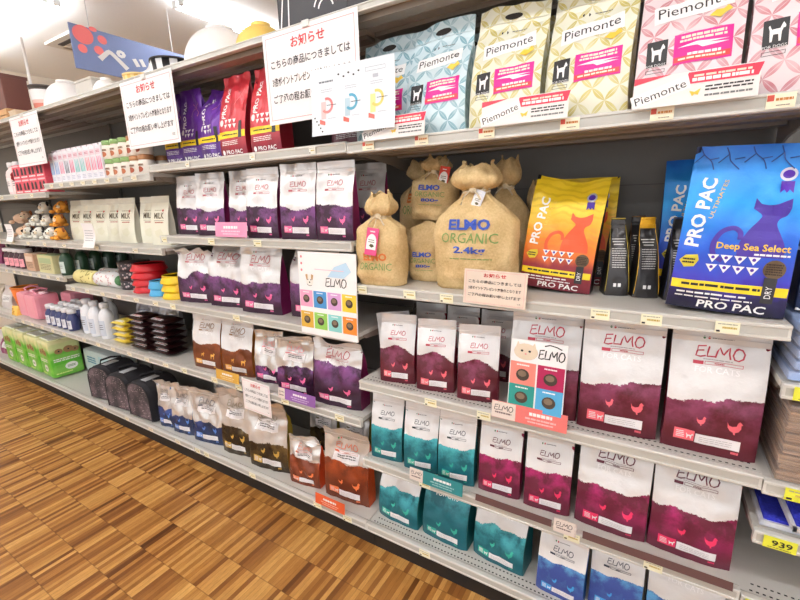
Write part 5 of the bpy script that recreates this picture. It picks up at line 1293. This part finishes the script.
def carrier():
    r = thing('pet_carrier', '', 'pet carrier'); w, h, d = .25, .255, .2
    def arch(n=18, k=1.0):
        P = [(-w/2*k, .006), (-w/2*k, h*.55*k)]
        for i in range(n+1):
            a = PI-PI*i/n; P.append((w/2*k*math.copysign(abs(math.cos(a))**.8, math.cos(a)), h*.55*k+h*.45*k*abs(math.sin(a))**.8))
        P += [(w/2*k, .006)]
        return P
    P = arch()
    mb = MB(); n = len(P)
    ys = [-d/2+.02, -d/2+.008, -d/2]; ks = [1, .985, .95]
    vs = []; fs = []
    rings = [(d/2, .97), (d/2-.02, 1.0), (-d/2+.02, 1.0), (-d/2, .95)]
    for yy, k in rings: vs += [(x*k, yy, z*k+(1-k)*.1) for x, z in P]
    for j in range(3):
        for i in range(n): fs.append((j*n+i, j*n+(i+1) % n, (j+1)*n+(i+1) % n, (j+1)*n+i))
    fs.append(tuple(range(n))[::-1]); fs.append(tuple(3*n+i for i in range(n)))
    mb.add(vs, fs, BKF); mb.build('carrier_body', r)
    mb = MB(); Q = [(x*.9, z*.9+.012) for x, z in P]
    mb.add([(x, -d/2-.004, z) for x, z in Q], [tuple(range(n))[::-1]], STAR); mb.add([(x, -d/2-.004, z) for x, z in Q]+[(x, -d/2+.01, z) for x, z in Q], [(i, (i+1) % n, n+(i+1) % n, n+i) for i in range(n)], STAR); mb.build('front_panel', r)
    mb = MB(); mb.tube([(x*.935, -d/2-.003, z*.935+.008) for x, z in P], .0045, BKF, 6); mb.build('piping', r)
    mb = MB(); mb.tube([(-.03, -.06, h-.004), (-.03, -.05, h+.024), (0, 0, h+.034), (.03, .05, h+.024), (.03, .06, h-.004)], .007, BKF, 8); mb.build('carry_handle', r)
    mb = MB(); mb.box((.02, -.02, h+.002), (.05, .09, .004), mat((190, 190, 192), .6)); mb.build('paper_label', r)
    return r
KCR = Kind(carrier)
for i, (x, y, rz) in enumerate([(-3.225, .14, .16), (-2.955, .125, .1), (-2.685, .125, .04)]): KCR.put((x, y, ZB[0]), rz, ('dark starry patterned pet carrier at the left end, beside the white pack', 'dark starry patterned pet carrier in the middle of three', 'dark starry patterned pet carrier beside the navy pouches')[i], 'starry patterned pet carriers')
# far left bottom corner
def bag_plain(c, seed, w=.2, h=.2):
    a = Art(); a.rect((0, h*.45), w*.6, h*.3, mat((236, 234, 232), .5, 0, .05)); a.bars((0, h*.45), w*.4, h*.16, 3, INKK, .35, seed); f = foil(c, .35, .2)
    return pouch('snack_pouch', '', 'snack pouch', w, h, .08, f, f, f, a, seed, cr=.012, lean=.15)
KFL = [Kind(lambda: bag_plain((150, 70, 110), 101, .2, .18)), Kind(lambda: bag_plain((214, 206, 204), 102)), Kind(lambda: bag_plain((190, 176, 156), 103, .2, .2))]
for i in range(4): KFL[i % 3].put((-5.15-i*.235, .12, .156), .1, '%s from right of the mixed snack pouches at the far left bottom' % ORD[i], 'mixed snack pouches at the far left')
for i in range(4): KFL[(i+1) % 3].put((-4.82-i*.24, .12, .6345), .05, '%s from right of the snack pouches left of the orange tumbler' % ORD[i], 'snack pouches left of the tumbler')
for i in range(3): KFL[i % 3].put((-4.80-i*.24, .12, 1.04), .05, '%s from right of the snack pouches left of the dark jars' % ORD[i], 'snack pouches left of the dark jars')

# ------------------------------------------------------------------ on top of the canopy
TOP = 2.0588
def pot(R0, R1, h, c, stripes=None, rim=None, name='pot'):
    r = thing(name, '', name.replace('_', ' ')); m = mat(c, .4, 0, .03)
    if stripes:
        q = NT('striped_glaze_%s' % name, .4); x, y, z = q.xyz(q.coord('Object')); kind, cs, k = stripes
        if kind == 'h':
            cr = q.n('ShaderNodeValToRGB'); cr.color_ramp.interpolation = 'CONSTANT'; q.t.links.new(q.math('DIVIDE', z, h), cr.inputs[0]); e = cr.color_ramp.elements
            e[0].color = lin(cs[0][1]); e[1].position = cs[-1][0]; e[1].color = lin(cs[-1][1])
            for p, cc in cs[1:-1]: t = e.new(p); t.color = lin(cc)
            q.color(cr.outputs[0])
        else:
            at = q.math('ARCTAN2', y, x); q.color(q.mix(q.math('GREATER_THAN', q.math('SINE', q.math('MULTIPLY', at, k)), 0.0), lin(cs[0]), lin(cs[1])))
        m = q.m
    mb = MB(); mb.lathe([(0, 0), (R0, 0), (R0*1.02, .004), ((R0+R1)/2*1.03, h*.5), (R1, h), (R1*.94, h), (R0*.9, .02), (0, .015)], m, 36); mb.build('pot_body', r)
    mb = MB(); mb.lathe([(R1*.93, h-.002), (R1*1.03, h-.004), (R1*1.03, h+.006), (R1*.95, h+.008), (R1*.93, h-.002)], mat(rim or c, .4, 0, .03), 36); mb.build('rim', r)
    return r
def dome(R, h, c, name='bowl'):
    r = thing(name, '', name)
    mb = MB(); mb.lathe([(R, 0), (R*1.01, .01)]+[(R*math.cos(t*PI/20)**.8, .01+(h-.01)*math.sin(t*PI/20)) for t in range(1, 10)]+[(R*.34, h)], mat(c, .35, 0, .02), 36); mb.build('bowl_body', r)
    mb = MB(); mb.lathe([(R*.36, h-.006), (R*.36, h+.008), (R*.3, h+.008), (R*.3, h-.006), (R*.36, h-.006)], mat(c, .35, 0, .02), 28); mb.build('foot_ring', r)
    return r
o = pot(.06, .085, .225, (240, 238, 236), ('h', [(0, (90, 60, 50)), (.22, (236, 232, 228)), (.34, (222, 130, 110)), (.52, (236, 196, 184)), (.62, (240, 238, 236)), (.9, (80, 74, 70))], 0), (90, 82, 78), 'pot'); o.location = (-3.68, .25, TOP); tag(o, 'white pot with pink stripes standing on the canopy', None)
o = dome(.13, .185, (246, 244, 242)); o.location = (-3.25, .2, TOP); o['label'] = 'white bowl upside down beside the striped pot'
r = thing('storage_box', 'pale grey beige box on the canopy beside the white bowl', 'box', (-2.86, .2, TOP)); mb = MB(); mb.box((0, 0, .06), (.2, .16, .12), mat((196, 190, 180), .5), bev=.012); mb.build('box_body', r); mb = MB(); mb.box((0, 0, .123), (.205, .165, .012), mat((206, 200, 190), .5), bev=.005); mb.build('lid', r)
o = dome(.072, .1, (246, 246, 244)); o.location = (-2.665, .15, TOP); o['label'] = 'small white bowl upside down between the beige box and the yellow bowl'
o = pot(.075, .088, .115, (246, 216, 150), ('v', [(244, 214, 150), (236, 190, 100)], 14), (240, 206, 140), 'ribbed_pot'); o.location = (-2.53, .27, TOP); o['label'] = 'yellow ribbed pot on the canopy above the middle notice'
o = pot(.085, .105, .14, (40, 38, 40), ('v', [(30, 30, 32), (226, 226, 226)], 9), (36, 34, 36), 'striped_pot'); o.location = (-2.24, .28, TOP); o['label'] = 'black and white striped pot on the canopy'
o = dome(.165, .18, (247, 245, 243)); o.location = (-1.765, .22, TOP); o['label'] = 'large white bowl upside down beside the yellow bowl'
o = dome(.11, .118, (246, 206, 110)); o.location = (-1.46, .18, TOP); o['label'] = 'yellow bowl upside down beside the black box'
r = thing('black_box', 'black box with white line drawing above the large notice', 'box', (-1.11, .19, TOP)); a = Art()
a.stroke([[(-.3, -.5), (-.25, .5)], [(-.42, -.3), (-.36, .2), (-.34, .5)]], (-.02, .1), (.3, .2), .006, WHT); a.ring((.07, .06), .03, .036, WHT, .2, PI-.2); a.ring((.07, .06), .05, .056, WHT, 0.3, PI-.3); a.stroke([[(-.5, 0), (-.2, .3), (.2, .3), (.5, 0)]], (.1, .03), (.1, .03), .004, WHT)
mb = MB(); mb.box((0, 0, .15), (.32, .2, .3), mat((56, 55, 58), .5), bev=.004); mb.art(a, lambda x, z, l: Vector((x, -.1-l, z))); mb.build('box_body', r); mb = MB(); mb.box((0, 0, .298), (.326, .206, .03), mat((48, 47, 50), .5)); mb.build('lid', r)
r = thing('brown_box', 'dark brown box on the canopy at the upper left edge', 'box', (-3.975, .125, TOP+.081)); mb = MB(); mb.box((0, 0, .10), (.40, .14, .20), mat((110, 66, 56), .55), bev=.006); mb.build('box_body', r); mb = MB(); mb.box((0, 0, .205), (.41, .15, .02), mat((98, 58, 50), .55)); mb.build('lid', r)
r = thing('wooden_crate', 'light wooden crate under the dark brown box', 'crate', (-3.975, .125, TOP)); wd = mat((206, 160, 110), .6, 0, .1)
mb = MB()
for k in range(2): mb.box((0, -.075, .02+k*.04), (.42, .01, .034), wd); mb.box((0, .075, .02+k*.04), (.42, .01, .034), wd)
mb.build('slat_side', r); mb = MB()
for e in (-1, 1): mb.box((e*.2, 0, .04), (.014, .14, .08), wd)
mb.box((0, 0, .006), (.4, .14, .01), wd); mb.build('crate_end', r)
r = thing('white_pole', 'thin white pole standing on the canopy beside the striped pot', 'pole', (-3.93, .28, TOP)); mb = MB(); mb.tube([(-.02, 0, .01), (-.02, 0, .60)], .009, mat((238, 236, 232), .4)); mb.build('pole', r); mb = MB(); mb.lathe([(0, 0), (.05, 0), (.05, .008), (.012, .014), (0, .014)], mat((238, 236, 232), .4), 20, (-.02, 0, 0)); mb.build('pole_base', r)
r = thing('cardboard_tray', 'low tan tray at the foot of the white pole', 'tray', (-3.68, .09, TOP)); mb = MB(); mb.box((0, 0, .025), (.1, .09, .05), mat((214, 190, 160), .6), bev=.004); mb.build('tray_body', r); mb = MB(); mb.box((0, 0, .05), (.105, .095, .006), mat((222, 200, 172), .6)); mb.build('rim', r)

# hanging department sign
sx = -3.95; y0, y1, z0, z1 = .595, 1.56, 2.535, 2.85
r = thing('hanging_sign', 'blue hanging sign with white lettering and a coral paw print', 'sign', (sx, (y0+y1)/2, (z0+z1)/2))
w, h = y1-y0, z1-z0; a = Art(); co = mat((250, 128, 128), .5, 0, 0); SB = mat((128, 144, 190), .5, 0, .02)
a.disc((-.41*w, .3*h), .075*w, .21*h, co, 26); a.disc((-.27*w, .30*h), .036*w, .1*h, co, 20, -.3); a.disc((-.33*w, .49*h), .03*w, .055*h, co, 20); a.disc((-.43*w, -.02*h), .034*w, .1*h, co, 20); a.disc((-.31*w, .03*h), .036*w, .1*h, co, 20)
a.text('ペット', (.03*w, -.08*h), .72*w, .56*h, WHT, bold=.035)
mb = MB(); mb.box((0, 0, 0), (.012, w, h), SB); mb.art(a, lambda x, z, l: Vector((.006+l, x, z))); mb.build('sign_board', r)
for e in (-1, 1):
    mb = MB(); mb.tube([(0, e*w*.35, h/2), (0, e*w*.35, CEIL-(z0+z1)/2)], .003, mat((220, 220, 220), .4)); mb.build('hanging_wire', r)
